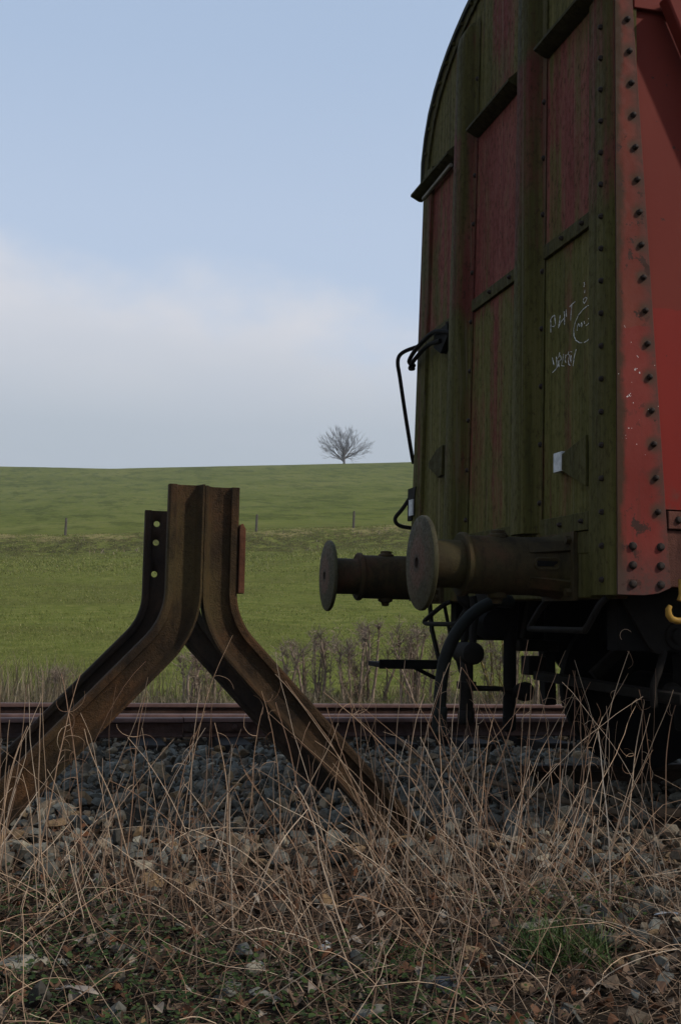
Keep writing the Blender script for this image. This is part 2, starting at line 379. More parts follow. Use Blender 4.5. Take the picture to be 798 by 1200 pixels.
def grid_axis(parts):
    a = []
    for lo, hi, st in parts: a += list(np.arange(lo, hi, st))
    return np.array(a + [parts[-1][1]])
gx = grid_axis([(-700, -120, 40), (-120, -30, 6), (-30, -6, 1.2), (-6, -3, .25), (-3, 5, .08), (5, 12, .4), (12, 40, 1.4), (40, 140, 5), (140, 800, 40)])
gy = grid_axis([(-60, -8, 4), (-8, -3.5, .3), (-3.5, 9, .08), (9, 20, .4), (20, 60, 1.5), (60, 84, .5), (84, 200, 6), (200, 380, 6), (380, 1400, 60)])
XX, YY = np.meshgrid(gx, gy); ZZ = H(XX, YY)
nx, ny = len(gx), len(gy); idx = np.arange(nx * ny).reshape(ny, nx)
Fq = np.stack([idx[:-1, :-1], idx[:-1, 1:], idx[1:, 1:], idx[1:, :-1]], -1).reshape(-1, 4)
def mat_ground():
    q = NB("ground_earth_and_meadow")
    n1 = q.noise(.35, detail=5); n2 = q.noise(2.2, (1, 1, 1), detail=6, rough=.65, off=(4, 4, 0)); n3 = q.noise(9, detail=5, rough=.7, off=(1, 3, 0)); n4 = q.noise(.05, detail=4, off=(2, 9, 0)); n5 = q.noise(40, detail=3)
    soil = q.ramp(n3, [(.3, (.012, .010, .007)), (.5, (.028, .021, .015)), (.7, (.055, .041, .029))])
    D = q.math('ADD', q.math('MULTIPLY', q.math('ADD', q.y, 5.519), math.cos(PSI)), q.math('MULTIPLY', q.math('ADD', q.x, 1.4389), math.sin(PSI)))
    g = q.ramp(q.math('ADD', q.math('MULTIPLY', n2, .55), q.math('MULTIPLY', n3, .45)), [(.34, (.058, .068, .015)), (.47, (.105, .118, .028)), (.58, (.150, .154, .042)), (.70, (.22, .19, .085))])
    g = q.mix(q.rng(n1, .42, .68, 0, .5), g, (.080, .076, .026))
    hill = q.ramp(q.math('ADD', q.math('MULTIPLY', n4, .6), q.math('MULTIPLY', n1, .4)), [(.38, (.088, .104, .020)), (.5, (.117, .132, .028)), (.62, (.148, .153, .040))])
    hill = q.mix(q.rng(n2, .45, .70, 0, .55), hill, (.060, .064, .020))
    hill = q.mix(q.rng(q.noise(.9, (1, .35, 1), detail=7, rough=.8, off=(6, 1, 0)), .50, .62, 0, .7), hill, (.145, .140, .045))
    hill = q.mix(q.rng(q.noise(.30, (1, .25, 1), detail=7, rough=.75, off=(3, 8, 0)), .49, .60, 0, .65), hill, (.050, .062, .012))
    g = q.mix(q.rng(D, 78, 110), g, hill)
    dist = q.math('ADD', D, q.math('MULTIPLY_ADD', n2, 5, -2.5))
    bank = q.math('MULTIPLY', q.rng(dist, 64, 70), q.rng(dist, 77, 72))
    g = q.mix(q.math('MULTIPLY', bank, q.rng(q.noise(1.1, (1, 1, 2), detail=6, rough=.75, off=(2, 2, 5)), .42, .54, .1, 1.0)), g, q.mix(q.rng(n3, .35, .65), (.022, .028, .008), (.105, .092, .034)))
    top = q.math('MULTIPLY', q.rng(dist, 71.5, 73.2), q.rng(dist, 78, 75.0))
    g = q.mix(q.math('MULTIPLY', top, q.rng(q.noise(.8, (1, 1, 1), detail=6, rough=.75, off=(7, 2, 1)), .44, .58, 0, .85)), g, (.23, .185, .080))
    f = q.rng(q.math('ADD', q.y, q.math('MULTIPLY_ADD', n2, 1.2, -.6)), 6.8, 8.2)
    q.bump(q.math('ADD', n3, q.math('MULTIPLY', n5, .4)), .6, .04)
    return q.done(q.mix(f, soil, g), 1.0, spec=0.0)
ground = raw_mesh("ground", np.stack([XX.ravel(), YY.ravel(), ZZ.ravel()], -1), Fq, mat_ground(), smooth=True)
tag(ground, kind='structure')
def gz(x, y): return float(H(x, y))

# thin spring haze: one box of even air round camera and scene
HAZE = 0.0004
hz = bpy.data.materials.new("haze_air"); hz.use_nodes = True; hn = hz.node_tree; hn.nodes.clear()
ho = hn.nodes.new('ShaderNodeOutputMaterial'); hv = hn.nodes.new('ShaderNodeVolumePrincipled')
hv.inputs['Color'].default_value = (.92, .95, 1, 1); hv.inputs['Density'].default_value = HAZE; hv.inputs['Anisotropy'].default_value = .2
hn.links.new(hv.outputs[0], ho.inputs['Volume'])
me = bpy.data.meshes.new("haze"); x0, x1, y0, y1, z0, z1 = -720, 820, -70, 1430, -40, 75
me.from_pydata([(x, y, z) for x in (x0, x1) for y in (y0, y1) for z in (z0, z1)], [], [(0, 1, 3, 2), (4, 6, 7, 5), (0, 4, 5, 1), (2, 3, 7, 6), (0, 2, 6, 4), (1, 5, 7, 3)])
me.materials.append(hz); hob = bpy.data.objects.new("haze", me); COL.objects.link(hob); hob['kind'] = 'stuff'

# ------------------------------------------------------------------ railway track behind
def rail_profile(h=.15):
    """(across, up) half profile of a flat-bottom rail, mirrored to a closed loop; up=0 is the underside"""
    k = h / .15
    hp = [(.0625, 0), (.0625, .009), (.030, .020), (.012, .032), (.0075, .050), (.0075, .100), (.014, .111), (.034, .116), (.0355, .140), (.030, .148), (.018, .150)]
    hp = [(a, b * k) for a, b in hp]
    return hp + [(-a, b) for a, b in reversed(hp)]
PROF = rail_profile()
def straight_rail(x0, x1, y, ztop, name, parent, mats):
    mb = MB(); poly = [(y + a, ztop - .15 + b) for a, b in PROF]
    mb.prism(poly, 'X', x0, x1)
    n = len(poly)
    # material 1 on the whole rail head, running surface and sides
    for i, f in enumerate(mb.f):
        if len(f) == 4 and all(mb.v[k][2] > ztop - .036 for k in f): mb.m[i] = 1
    return mb.build(name, mats, parent, smooth=40)
tr = thing("railway_track", (1, 4.5, -.3), "rusty double-railed track running across behind the buffer stop", "railway track")
ra = straight_rail(-12, -.462, 3.82, 0, "rail", tr, [TRACK, RAILHEAD_LIT])
rb = straight_rail(-.455, 25, 3.82, .002, "rail", tr, [TRACK, RAILHEAD_LIT])
straight_rail(-12, 25, 5.34, 0, "rail", tr, [TRACK, RAILHEAD_LIT])
straight_rail(-12, 25, 4.225, -.004, "check_rail", tr, [TRACK, RAILHEAD_LIT])
mb = MB().box(-.46, .06, 3.787, 3.812, -.105, -.042)
for bx in (-.36, -.2, -.04): mb.lathe((bx - .06 + .05, 3.787, -.072), [(-.02, .012), (-.018, .02), (0, .021)], 8, 'Y')
mb.build("fishplate", TRACK, tr)
sl0 = None
for i in range(57):
    x = -11.8 + i * .65
    if sl0 is None: s_ = sl0 = MB().box(x - .12, x + .12, 3.25, 5.9, -.30, -.152).build("sleeper", SLEEPER, tr, bevel=.01)
    else: s_ = sl0.copy(); COL.objects.link(s_); s_.parent = tr; s_.location.x = i * .65
tn = thing("railway_track", (4, 0, -.15), "buried dark track carrying the red wagon", "railway track")
for y in (-.755, .755): straight_rail(1.15, 26, y, 0, "rail", tn, [RUST_SHADED, RUST_SHADED])

# ------------------------------------------------------------------ buffer stop: two pairs of bent rails back to back
bs = thing("buffer_stop", (-.876, 0, -.3), "rusty buffer stop of bent rails standing back to back beside the track end", "buffer stop")
def bent_rail(side, yc, mat, ztop=1.35, holes=(), name="bent_rail"):
    """side -1: foot line on the centre plane, rail leans away to -X"""
    xc = -.876; R = .43; A = math.radians(43.5); zb = .915
    path = [(0, ztop, 0)]; path += [(0, ztop - t * (ztop - zb) / 4, 0) for t in (1, 2, 3)]
    for k in range(13):
        a = A * k / 12; path.append((R * (1 - math.cos(a)), zb - R * math.sin(a), a))
    x, z, a = path[-1]
    for d in (.4, .8, 1.2, 1.45): path.append((x + d * math.sin(A), z - d * math.cos(A), A))
    mb = MB(); n = len(PROF); vs = []; fs = []
    for (x, z, a) in path:
        for (p, u) in PROF:
            u_ = u * .98 + .0015
            # normal from foot to head: away from the centre and up on the leg
            vs.append((xc + side * (x + u_ * math.cos(a)), yc + p, z + u_ * math.sin(a)))
    for i in range(len(path) - 1):
        for k in range(n): fs.append((i * n + k, i * n + (k + 1) % n, (i + 1) * n + (k + 1) % n, (i + 1) * n + k))
    fs.append(tuple(range(n))); fs.append(tuple((len(path) - 1) * n + k for k in reversed(range(n))))
    mb.add(vs, fs)
    o = mb.build(name, mat, bs, smooth=32)
    for (hx, hz) in holes:
        c = MB().lathe((hx, yc, hz), [(-.1, .0165), (.1, .0165)], 20, 'Y').build("cutter", mat, bs)
        md = o.modifiers.new('hole', 'BOOLEAN'); md.object = c; md.operation = 'DIFFERENCE'; md.solver = 'EXACT'
        bpy.context.view_layer.update()
        me = bpy.data.meshes.new_from_object(o.evaluated_get(bpy.context.evaluated_depsgraph_get()))
        o.modifiers.clear(); o.data = me; bpy.data.objects.remove(c)
    return o
YF, YB = -.69, .70
bent_rail(-1, YF, RUST, 1.352); bent_rail(1, YF, RUST, 1.348)
bent_rail(-1, YB, RUST_SHADED, 1.362, [(-.960, 1.292), (-.961, 1.192), (-.964, 1.024)]); bent_rail(1, YB, RUST_SHADED, 1.358)
mb = MB().box(-.7265, -.7005, -.735, -.645, .905, 1.175)
mb.add([(-.7265, -.735, 1.175), (-.7005, -.735, 1.175), (-.7005, -.645, 1.175), (-.7265, -.645, 1.175), (-.7265, -.735, 1.19), (-.714, -.735, 1.198), (-.714, -.645, 1.198), (-.7265, -.645, 1.19)],
       [(4, 5, 6, 7), (0, 1, 5, 4), (1, 2, 6, 5), (2, 3, 7, 6), (3, 0, 4, 7)])
pl = mb.build("stop_plate", RUSTR, bs, bevel=.003); pl['label'] = "short orange-rusted plate on the right rail"

# ------------------------------------------------------------------ the wagon
L = .66; HW = 1.37
wg = thing("goods_wagon", (4.5, 0, 0), "red covered goods wagon with algae-stained riveted end and two buffers", "railway wagon")
def lean(p):
    t = max(0, p[2] - 1.0); return (p[0], p[1] * (1 - .03 * t) - .035 * t, p[2])
XE = 10.0
_RH = [(.20, 4.31), (.40, 4.285), (.58, 4.25), (.75, 4.205), (.90, 4.155), (1.03, 4.095), (1.16, 4.015), (1.27, 3.915), (1.345, 3.79), (1.39, 3.65), (1.385, 3.5)]
ROOF = [(-y, z) for y, z in reversed(_RH)] + [(0, 4.32)] + _RH
# end wall sheet (subdivided so that it can lean)
mb = MB(); zs = [.93, 1.25, 1.9, 2.5, 3.0, 3.5]
mb.prism([(-HW, z) for z in zs] + ROOF[1:-1] + [(HW, z) for z in reversed(zs)], 'X', L, L + .06)
mb.warp(lean).build("end_wall", ENDP, wg)
mb = MB(); mb.prism([(-HW, z) for z in zs] + ROOF[1:-1] + [(HW, z) for z in reversed(zs)], 'X', XE - .06, XE)
mb.warp(lean).build("end_wall", ENDP, wg)
# roof shell with rolled rim over the end
mb = MB(); a = ROOF; b = [(y * .985, z - .03) for y, z in ROOF]
for x0, x1, k in ((L - .03, XE + .03, 0),):
    n = len(a); vs = [(x0, y, z) for y, z in a] + [(x1, y, z) for y, z in a] + [(x0, y, z) for y, z in b] + [(x1, y, z) for y, z in b]; fs = []
    for i in range(n - 1):
        fs += [(i, i + 1, n + i + 1, n + i), (2 * n + i, 3 * n + i, 3 * n + i + 1, 2 * n + i + 1), (i, 2 * n + i, 2 * n + i + 1, i + 1), (n + i, n + i + 1, 3 * n + i + 1, 3 * n + i)]
    mb.add(vs, fs)
roof = mb.warp(lean).build("roof", CANV, wg, smooth=50)
mb = MB(); b = [(y * .93, z - .075) for y, z in ROOF]; n = len(a)
vs = [(L - .014, y, z) for y, z in a] + [(L - .014, y, z) for y, z in b] + [(L, y, z) for y, z in a] + [(L, y, z) for y, z in b]; fs = []
for i in range(n - 1): fs += [(i, i + 1, n + i + 1, n + i), (2 * n + i, 3 * n + i, 3 * n + i + 1, 2 * n + i + 1), (n + i, n + i + 1, 3 * n + i + 1, 3 * n + i), (i, 2 * n + i, 2 * n + i + 1, i + 1)]
mb.add(vs, fs)
for i in range(n - 1):
    for t in (.5,):
        y = (a[i][0] * (1 - t) + a[i + 1][0] * t) * .965; z = a[i][1] * (1 - t) + a[i + 1][1] * t - .036
        mb.dome((L - .014, y, z), (-1, 0, 0), .014, .014, 6)
mb.warp(lean).build("roof_rim", RAILM, roof)
# end posts: pressed hat sections
def end_post(yc):
    mb = MB(); zt = 4.10
    def prof(k):   # half section (y offset, x)
        return [(-.165, L - .006), (-.118, L - .006), (-.098, L - .018), (-.086, L - .052), (-.068, L - .066), (0, L - .070), (.068, L - .066), (.086, L - .052), (.098, L - .018), (.118, L - .006), (.165, L - .006)]
    zz = [1.215, 1.9, 2.5, 3.0, 3.5, 3.97]; rows = [(z, 1.0) for z in zz] + [(4.03, .93), (4.07, .75), (zt, .4), (zt + .012, 0.02)]
    P = prof(1); n = len(P); vs = []; fs = []
    for z, k in rows:
        for (dy, x) in P: vs.append((L - .006 - (L - .006 - x) * k, yc + dy * (1 if k > .5 else .85), z))
    for i in range(len(rows) - 1):
        for k in range(n - 1): fs.append((i * n + k, i * n + k + 1, (i + 1) * n + k + 1, (i + 1) * n + k))
    fs.append(tuple(range(n)))
    mb.add(vs, fs); mb.mat(1)
    for z in np.arange(1.35, 4.0, .268):
        for s_ in (-1, 1): mb.dome((L - .006, yc + s_ * .142, z), (-1, 0, 0), .0135, .014, 6)
    return mb.warp(lean).build("end_post", [POSTM, BOLT], wg, smooth=50, recalc=False)
end_post(.505); end_post(-.495)
# corner angles with rivets
for s_ in (-1, 1):
    mb = MB(); y0, y1 = (s_ * 1.165, s_ * (HW + .003))
    pts = [(y0, L - .004), (y0 + s_ * .004, L - .020), (s_ * 1.26, L - .024), (s_ * 1.33, L - .022), (s_ * 1.358, L - .012), (y1, L + .012), (y1, L + .1), (y0, L + .02)]
    vs = []; fs = []; n = len(pts); zz = [.925, 1.25, 1.9, 2.5, 3.0, 3.56]
    for z in zz: vs += [(x, y, z) for y, x in pts]
    for i in range(len(zz) - 1):
        for k in range(n): fs.append((i * n + k, i * n + (k + 1) % n, (i + 1) * n + (k + 1) % n, (i + 1) * n + k))
    fs.append(tuple(range(n))); fs.append(tuple(range((len(zz) - 1) * n, len(zz) * n)))
    mb.add(vs, fs); mb.mat(1)
    for z in np.arange(.985, 3.5, .1345) if s_ < 0 else (): mb.dome((L - .023, s_ * 1.302, z), (-1, 0, 0), .0125, .018, 6)
    mb.warp(lean).build("corner_post", [CORNM, BOLT], wg, smooth=40)
# horizontal rails on the end between the posts
bays = [(-1.163, -.664), (-.326, .336), (.674, 1.163)]
for (ya, yb) in bays:
    for (zc, hh) in ((2.5, .032), (1.232, .038)):
        mb = MB().box(L - .018, L + .01, ya, yb, zc - hh, zc + hh); mb.mat(1)
        for t in (.12, .55): mb.dome((L - .018, ya + (yb - ya) * t, zc), (-1, 0, 0), .012, .02, 6)
        mb.warp(lean).build("cross_rail", [RAILM, BOLT], wg, bevel=.003)
    y2 = 1.44 if yb > 1 else yb; y1 = -1.40 if ya < -1 else ya
    mb = MB(); mb.prism([(L + .002, 3.535), (L - .075, 3.465), (L - .075, 3.452), (L - .02, 3.425), (L + .002, 3.425)], 'Y', y1, y2)
    mb.warp(lean).build("rain_ledge", LEDGEM, wg, smooth=30)
mb = MB().tube([lean((L - .03, .74, 3.415)), lean((L - .03, 1.30, 3.40))], .012, 8); mb.build("ledge_pipe", mat_plain("dull_pipe", (.22, .2, .17), .5, .4, 20), wg)
# lower strips
for (ya, yb) in bays: MB().box(L - .008, L + .01, ya, yb, 1.10, 1.192).build("kick_strip", RAILM, wg, bevel=.002)
# lamp iron with white tag, and its mate on the far bay
mb = MB(); mb.prism([(-1.162, 1.585), (-1.162, 1.372), (-.945, 1.455), (-.915, 1.47), (-.915, 1.535), (-.945, 1.54)], 'X', L - .03, L - .018)
li = mb.warp(lean).build("lamp_iron", RAILM, wg, bevel=.002)
mb = MB().box(L - .034, L - .012, -.925, -.842, 1.462, 1.548); t_ = mb.warp(lean).build("tag_plate", WHITE, li, bevel=.003); t_['label'] = "small white metal tag"
mb = MB(); mb.prism([(.70, 1.80), (.70, 1.63), (.76, 1.62), (.95, 1.70), (.955, 1.73), (.80, 1.79)], 'X', L - .045, L - .02); mb.warp(lean).build("lamp_iron", LEDGEM, wg, bevel=.004)
# chalk marks on the near bay
CH = [[(-.768, 2.186), (-.775, 2.157), (-.78, 2.141), (-.762, 2.134), (-.746, 2.14)], [(-.722, 2.178), (-.727, 2.151), (-.726, 2.117)], [(-.724, 2.177), (-.745, 2.185), (-.768, 2.186)], [(-.831, 2.17), (-.824, 2.145), (-.811, 2.117)], [(-.879, 2.148), (-.839, 2.137), (-.811, 2.117)], [(-.874, 2.176), (-.879, 2.148), (-.878, 2.115)], [(-.894, 2.18), (-.899, 2.147)],
 [(-.933, 2.182), (-.958, 2.188), (-.99, 2.191)], [(-.956, 2.187), (-.949, 2.152), (-.944, 2.12)], [(-1.081, 2.251), (-1.086, 2.24), (-1.079, 2.232)], [(-1.089, 2.217), (-1.086, 2.204)], [(-1.077, 2.182), (-1.072, 2.169), (-1.084, 2.159), (-1.1, 2.166), (-1.111, 2.175), (-1.098, 2.182), (-1.082, 2.182)],
 [(-1.146, 2.135), (-1.119, 2.141), (-1.073, 2.137), (-1.026, 2.123), (-.993, 2.1), (-.977, 2.072), (-.979, 2.043), (-.998, 2.02), (-1.036, 2.001), (-1.06, 1.995)], [(-1.083, 1.991), (-1.115, 1.992), (-1.145, 1.999)], [(-1.012, 2.059), (-1.015, 2.075), (-1.026, 2.086)], [(-1.026, 2.086), (-1.038, 2.07)], [(-1.05, 2.075), (-1.056, 2.083), (-1.064, 2.071), (-1.056, 2.065), (-1.05, 2.074)], [(-1.082, 2.083), (-1.087, 2.07)], [(-1.101, 2.059), (-1.128, 2.062), (-1.139, 2.079), (-1.123, 2.084)],
 [(-.746, 1.997), (-.755, 1.98), (-.766, 1.959)], [(-.751, 1.928), (-.787, 1.936), (-.807, 1.944), (-.817, 1.953)], [(-.791, 1.991), (-.797, 1.967), (-.802, 1.941)], [(-.791, 1.977), (-.822, 1.987), (-.827, 2.003)], [(-.817, 1.969), (-.821, 1.939)], [(-.837, 1.988), (-.847, 1.969), (-.817, 1.963)], [(-.872, 1.987), (-.862, 1.962), (-.848, 1.94), (-.878, 1.932)], [(-.897, 1.979), (-.887, 1.957), (-.897, 1.942)], [(-.926, 1.985), (-.917, 1.973)], [(-.936, 1.971), (-.922, 1.945), (-.927, 1.93), (-.94, 1.922)], [(-.946, 1.981), (-.96, 1.977)], [(-.949, 1.964), (-.956, 1.947), (-.951, 1.933), (-.941, 1.95), (-.949, 1.964)], [(-1.003, 1.979), (-.985, 1.953), (-.971, 1.913)]]
mb = MB()
for s_ in CH: mb.tube([lean((L - .0008, y, z)) for y, z in s_], .0021, 4)
c_ = mb.build("chalk_writing", CHALK, wg); c_['label'] = "faint white chalk letters, a circle and a scrawled number"
# headstock
mb = MB().box(L - .004, L + .16, -1.16, 1.16, .915, 1.194); mb.build("headstock", POSTM, wg, bevel=.006)
# side walls
for s_ in (-1, 1):
    y = s_ * HW; mb = MB(); zz = [.93, 1.5, 2.2, 3.0, 3.56]
    if s_ < 0: zz = [1.27, 1.5, 2.2, 3.0, 3.34]
    for za, zb_ in zip(zz[:-1], zz[1:]): mb.box(.74, XE - .07, y - s_ * .014 - s_ * .03, y - s_ * .014, za, zb_)
    mb.warp(lean).build("sliding_door" if s_ < 0 else "side_wall", REDD if s_ < 0 else ENDP, wg)
# near corner plate
pl_ = [(.662, .925), (.78, .925), (.84, .934), (.892, .955), (.742, 3.345), (.735, 3.46), (.662, 3.46)]
mb = MB(); n = len(pl_)
vs = []; fs = []
edgeL = [(.662, z) for z in (.925, 1.5, 2.2, 3.0, 3.46)]; edgeR = [(.78, .925), (.856, 1.5), (.813, 2.2), (.763, 3.0), (.735, 3.46)]
mb.prism([(.662, .925), (.78, .925), (.84, .934), (.892, .957), (.858, 1.5), (.814, 2.2), (.764, 3.0), (.735, 3.46), (.662, 3.46)], 'Y', -HW - .008, -HW)
mb.mat(1)
for k in range(18):
    z = 3.2805 - k * .135
    if z > 1.2: mb.dome((.9118 - .0596 * z, -HW - .008, z), (0, -1, 0), .0135, .019, 6)
for z in (1.117, 1.042, .968):
    for x in (.728, .848): mb.dome((x, -HW - .008, z), (0, -1, 0), .0175, .016, 8)
mb.warp(lean).build("corner_plate", [REDP, BOLT], wg, bevel=.002)
mb = MB(); mb.prism([(.664, .935), (.664, 3.46), (.70, 3.46), (.70, .935)], 'Y', -HW, -HW + .03); mb.warp(lean).build("corner_web", POSTM, wg)
# sill below the door and the door brace
mb = MB().box(.886, XE - .1, -HW - .002, -HW + .1, 1.19, 1.262); mb.mat(1)
for x in (.93, 1.5, 2.2, 2.9, 3.6): mb.dome((x, -HW - .002, 1.228), (0, -1, 0), .016, .014, 8)
mb.build("door_sill", [SILLM, BOLT], wg, bevel=.004)
mb = MB().box(.884, XE - .1, -HW + .012, -HW + .1, .96, 1.186); mb.build("side_sill", SILLM, wg, bevel=.004)
mb = MB().box(.745, XE - .1, -HW - .012, -HW + .06, 3.335, 3.52); mb.warp(lean).build("door_top_rail", REDD, wg, bevel=.004)
p1 = Vector((.845, 0, 3.36)); p2 = Vector((1.62, 0, 1.66)); d_ = (p2 - p1).normalized(); nn = Vector((-d_.z, 0, d_.x))
mb = MB(); q = [p1, p2, p2 - nn * -.10, p1 - nn * -.10] if nn.x > 0 else [p1, p2, p2 - nn * .10, p1 - nn * .10]
mb.prism([(v.x, v.z) for v in q], 'Y', -HW - .082, -HW - .012); mb.build("door_brace", REDD, wg, bevel=.008)
for x in (3.0, 5.5, 8.0):
    mb = MB().box(x, x + .1, -HW - .03, -HW - .010, 1.27, 3.33); mb.warp(lean).build("door_rib", REDD, wg, bevel=.006)
# yellow lashing hook
mb = MB().tube([(.915, -HW - .05, .99), (.914, -HW - .055, .93), (.905, -HW - .055, .905)], .014, 10)
mb.tube([(.862, -1.425, .886), (.853, -1.425, .872), (.855, -1.425, .850), (.868, -1.425, .834), (.89, -1.425, .828), (.92, -1.425, .829), (.945, -1.425, .85), (.947, -1.42, .90)], [.009, .012, .0135, .0135, .0135, .0135, .013, .012], 10)
h_ = mb.build("lashing_hook", YELLOW, wg, smooth=60); h_['label'] = "yellow painted hook"
# buffers
def mat_head():
    q = NB("buffer_head_worn_face")
    yy = q.math('SUBTRACT', q.math('ABSOLUTE', q.y), .875); zz = q.math('SUBTRACT', q.z, 1.05)
    r = q.math('SQRT', q.math('ADD', q.math('MULTIPLY', yy, yy), q.math('MULTIPLY', zz, zz)))
    n = q.noise(22, detail=6, rough=.7); n2 = q.noise(70, detail=4, rough=.7, off=(3, 1, 1)); n3 = q.noise(6, detail=5, off=(2, 5, 3))
    rr = q.math('ADD', r, q.math('MULTIPLY_ADD', n, .08, -.04))
    col = q.mix(q.rng(n3, .4, .62), (.038, .032, .016), (.062, .042, .022))
    col = q.mix(q.rng(rr, .125, .085, 0, .85), col, (.090, .042, .026))
    col = q.mix(q.math('MULTIPLY', q.rng(rr, .16, .19), q.rng(n3, .35, .6)), col, (.050, .044, .019))
    col = q.mix(q.rng(rr, .05, .03, 0, .8), col, (.020, .014, .010))
    col = q.mix(q.rng(n2, .52, .72, 0, .7), col, (.022, .016, .010))
    col = q.mix(q.rng(n, .66, .74, 0, .6), col, (.16, .12, .08))
    q.bump(q.math('ADD', n2, n), .45, .004)
    return q.done(col, q.rng(n2, .3, .7, .5, .85), spec=.2)
BUFHEAD = mat_head()
def buffer(yc):
    o = (0, yc, 1.05); C2 = o
    mb = MB()
    mb.lathe(o, [(.186, .100), (.186, .129), (.192, .136), (.208, .136), (.214, .128), (.226, .1235), (.50, .125), (.60, .129), (.632, .139), (.64, .142)], 48)
    # flange to the headstock with bolts, casing slot, lugs
    mb.box(.634, .6545, yc - .165, yc + .165, .905, 1.195)
    for yy in (-.13, .13):
        for zz in (-.11, .11): mb.lathe((.612, yc + yy, 1.05 + zz), [(0, .018), (.022, .018)], 6)
    for ang in (35, 145, 215, 325):
        a_ = math.radians(ang); c_, s2 = math.cos(a_), math.sin(a_)
        mb.bar((.46, yc + c_ * .12, 1.05 + s2 * .12), (.64, yc + c_ * .148, 1.05 + s2 * .148), .014, .05, up=(0, -s2, c_))
    # raised ring of the slot on the -Y side
    pts = []
    for k in range(24):
        a_ = 2 * math.pi * k / 24; x = .535 + math.copysign(.035, math.cos(a_)) + .022 * math.cos(a_); zz = .022 * math.sin(a_)
        pts.append((x, yc - math.sqrt(.1265 ** 2 - zz ** 2), 1.056 + zz))
    mb.tube(pts + [pts[0], pts[1]], .007, 6)
    mb.mat(1); mb.box(.49, .58, yc - .1275, yc - .10, 1.046, 1.068); mb.mat(0)  # solid near-black block; the slot's inner shade put in as colour
    mb.lathe((.36, yc, 1.05 + .118), [(0, .048), (.012, .046), (.016, .034), (.03, .032), (.034, .012)], 10, 'Z')
    mb.lathe((.36, yc, 1.05 - .165), [(0, .006), (.002, .02), (.02, .024), (.028, .042), (.05, .045)], 10, 'Z')
    b = mb.build("buffer", [BUFM, BLACK], wg, smooth=40)
    MB().lathe(o, [(.03, .102), (.19, .101)], 40).build("plunger", BUFM, b, smooth=40)
    pr = [(.016, .012), (.016, .021), (.0, .024), (.001, .07), (.004, .13), (.010, .18), (.014, .197), (.020, .2), (.030, .2), (.034, .196), (.044, .14), (.056, .104)]
    MB().lathe(o, pr, 72).build("buffer_head", BUFHEAD, b, smooth=40)
buffer(-.875); buffer(.875)
# brake hose, coupling, brake pipe
def smoothpath(pts, n=6):
    P = [Vector(p) for p in pts]; o = []
    for i in range(len(P) - 1):
        p0, p1, p2, p3 = P[max(i - 1, 0)], P[i], P[i + 1], P[min(i + 2, len(P) - 1)]
        for k in range(n):
            t = k / n; o.append(.5 * ((2 * p1) + (p2 - p0) * t + (2 * p0 - 5 * p1 + 4 * p2 - p3) * t * t + (3 * p1 - p0 - 3 * p2 + p3) * t ** 3))
    return o + [P[-1]]
hp = smoothpath([(.66, -.30, .905), (.60, -.30, .912), (.53, -.30, .890), (.45, -.30, .835), (.375, -.30, .745), (.325, -.30, .63), (.306, -.30, .50), (.302, -.30, .40)])
mb = MB().tube(hp, .030, 14)
mb.lathe((.302, -.30, .27), [(0, .014), (.004, .03), (.05, .037), (.085, .033), (.10, .036), (.135, .036), (.14, .03)], 14, 'Z')
mb.lathe((.302, -.33, .30), [(-.05, .02), (0, .028)], 10, 'Y'); mb.lathe((.60, -.30, .912), [(-.01, .036), (.03, .036)], 14)
mb.build("brake_hose", HOSE, wg, smooth=50)
# screw coupling hanging from the drawhook
mb = MB(); mb.tube(smoothpath([(.66, 0, .985), (.57, 0, .99), (.52, 0, .965), (.515, 0, .925), (.545, 0, .90)]), .03, 10)
mb.box(.63, .66, -.13, .13, .90, 1.08)
dh = mb.build("draw_hook", BLACKB, wg, smooth=50)
mb = MB()
for yy in (-.055, .055): mb.tube(smoothpath([(.548, yy, .935), (.562, yy, .85), (.552, yy, .76), (.546, yy * 1.25, .655)]), .021, 8)
mb.lathe((.546, 0, .652), [(-.10, .04), (-.088, .055), (.088, .055), (.10, .04)], 16, 'Y')
mb.lathe((.540, 0, .345), [(0, .032), (.01, .036), (.27, .033), (.28, .03)], 12, 'Z')
mb.lathe((.540, 0, .475), [(0, .05), (.035, .05)], 12, 'Z')
mb.lathe((.540, 0, .30), [(0, .03), (.01, .044), (.06, .044), (.07, .036)], 10, 'Z')
mb.tube([(.54, 0, .478), (.70, 0, .476), (.79, .0, .468)], [.014, .013, .011], 8)
mb.lathe((.85, 0, .462), [(-.068, .008), (-.06, .02), (-.03, .042), (0, .05), (.03, .044), (.045, .025), (.05, .005)], 16)
mb.build("screw_coupling", BLACKB, wg, smooth=45)
mb = MB().tube([(.80, .04, .94), (.785, .04, .70), (.785, .04, .33)], .033, 12)
mb.lathe((.785, .04, .26), [(0, .02), (.01, .034), (.07, .036), (.08, .03)], 10, 'Z')
mb.lathe((.70, .10, .80), [(-.09, .02), (-.085, .07), (0, .085), (.085, .07), (.09, .02)], 14, 'Y')
mb.build("brake_pipe", BLACK, wg, smooth=45)
# shunters' handles under the buffers
mb = MB().tube(smoothpath([(.66, -.74, .915), (.63, -.72, .88), (.62, -.615, .793), (.62, -.64, .782), (.62, -.9, .782), (.62, -1.15, .783), (.62, -1.19, .79), (.635, -1.27, .88), (.66, -1.29, .915)], 4), .0135, 8)
mb.build("shunter_handle", BLACKB, wg, smooth=60)
mb = MB().tube(smoothpath([(.66, .60, .915), (.63, .67, .89), (.62, .93, .812), (.62, .93, .795), (.62, .85, .790), (.62, .5, .792), (.62, .38, .80), (.635, .30, .86), (.66, .28, .915)], 4), .0135, 8)
mb.build("shunter_handle", BLACKB, wg, smooth=60)
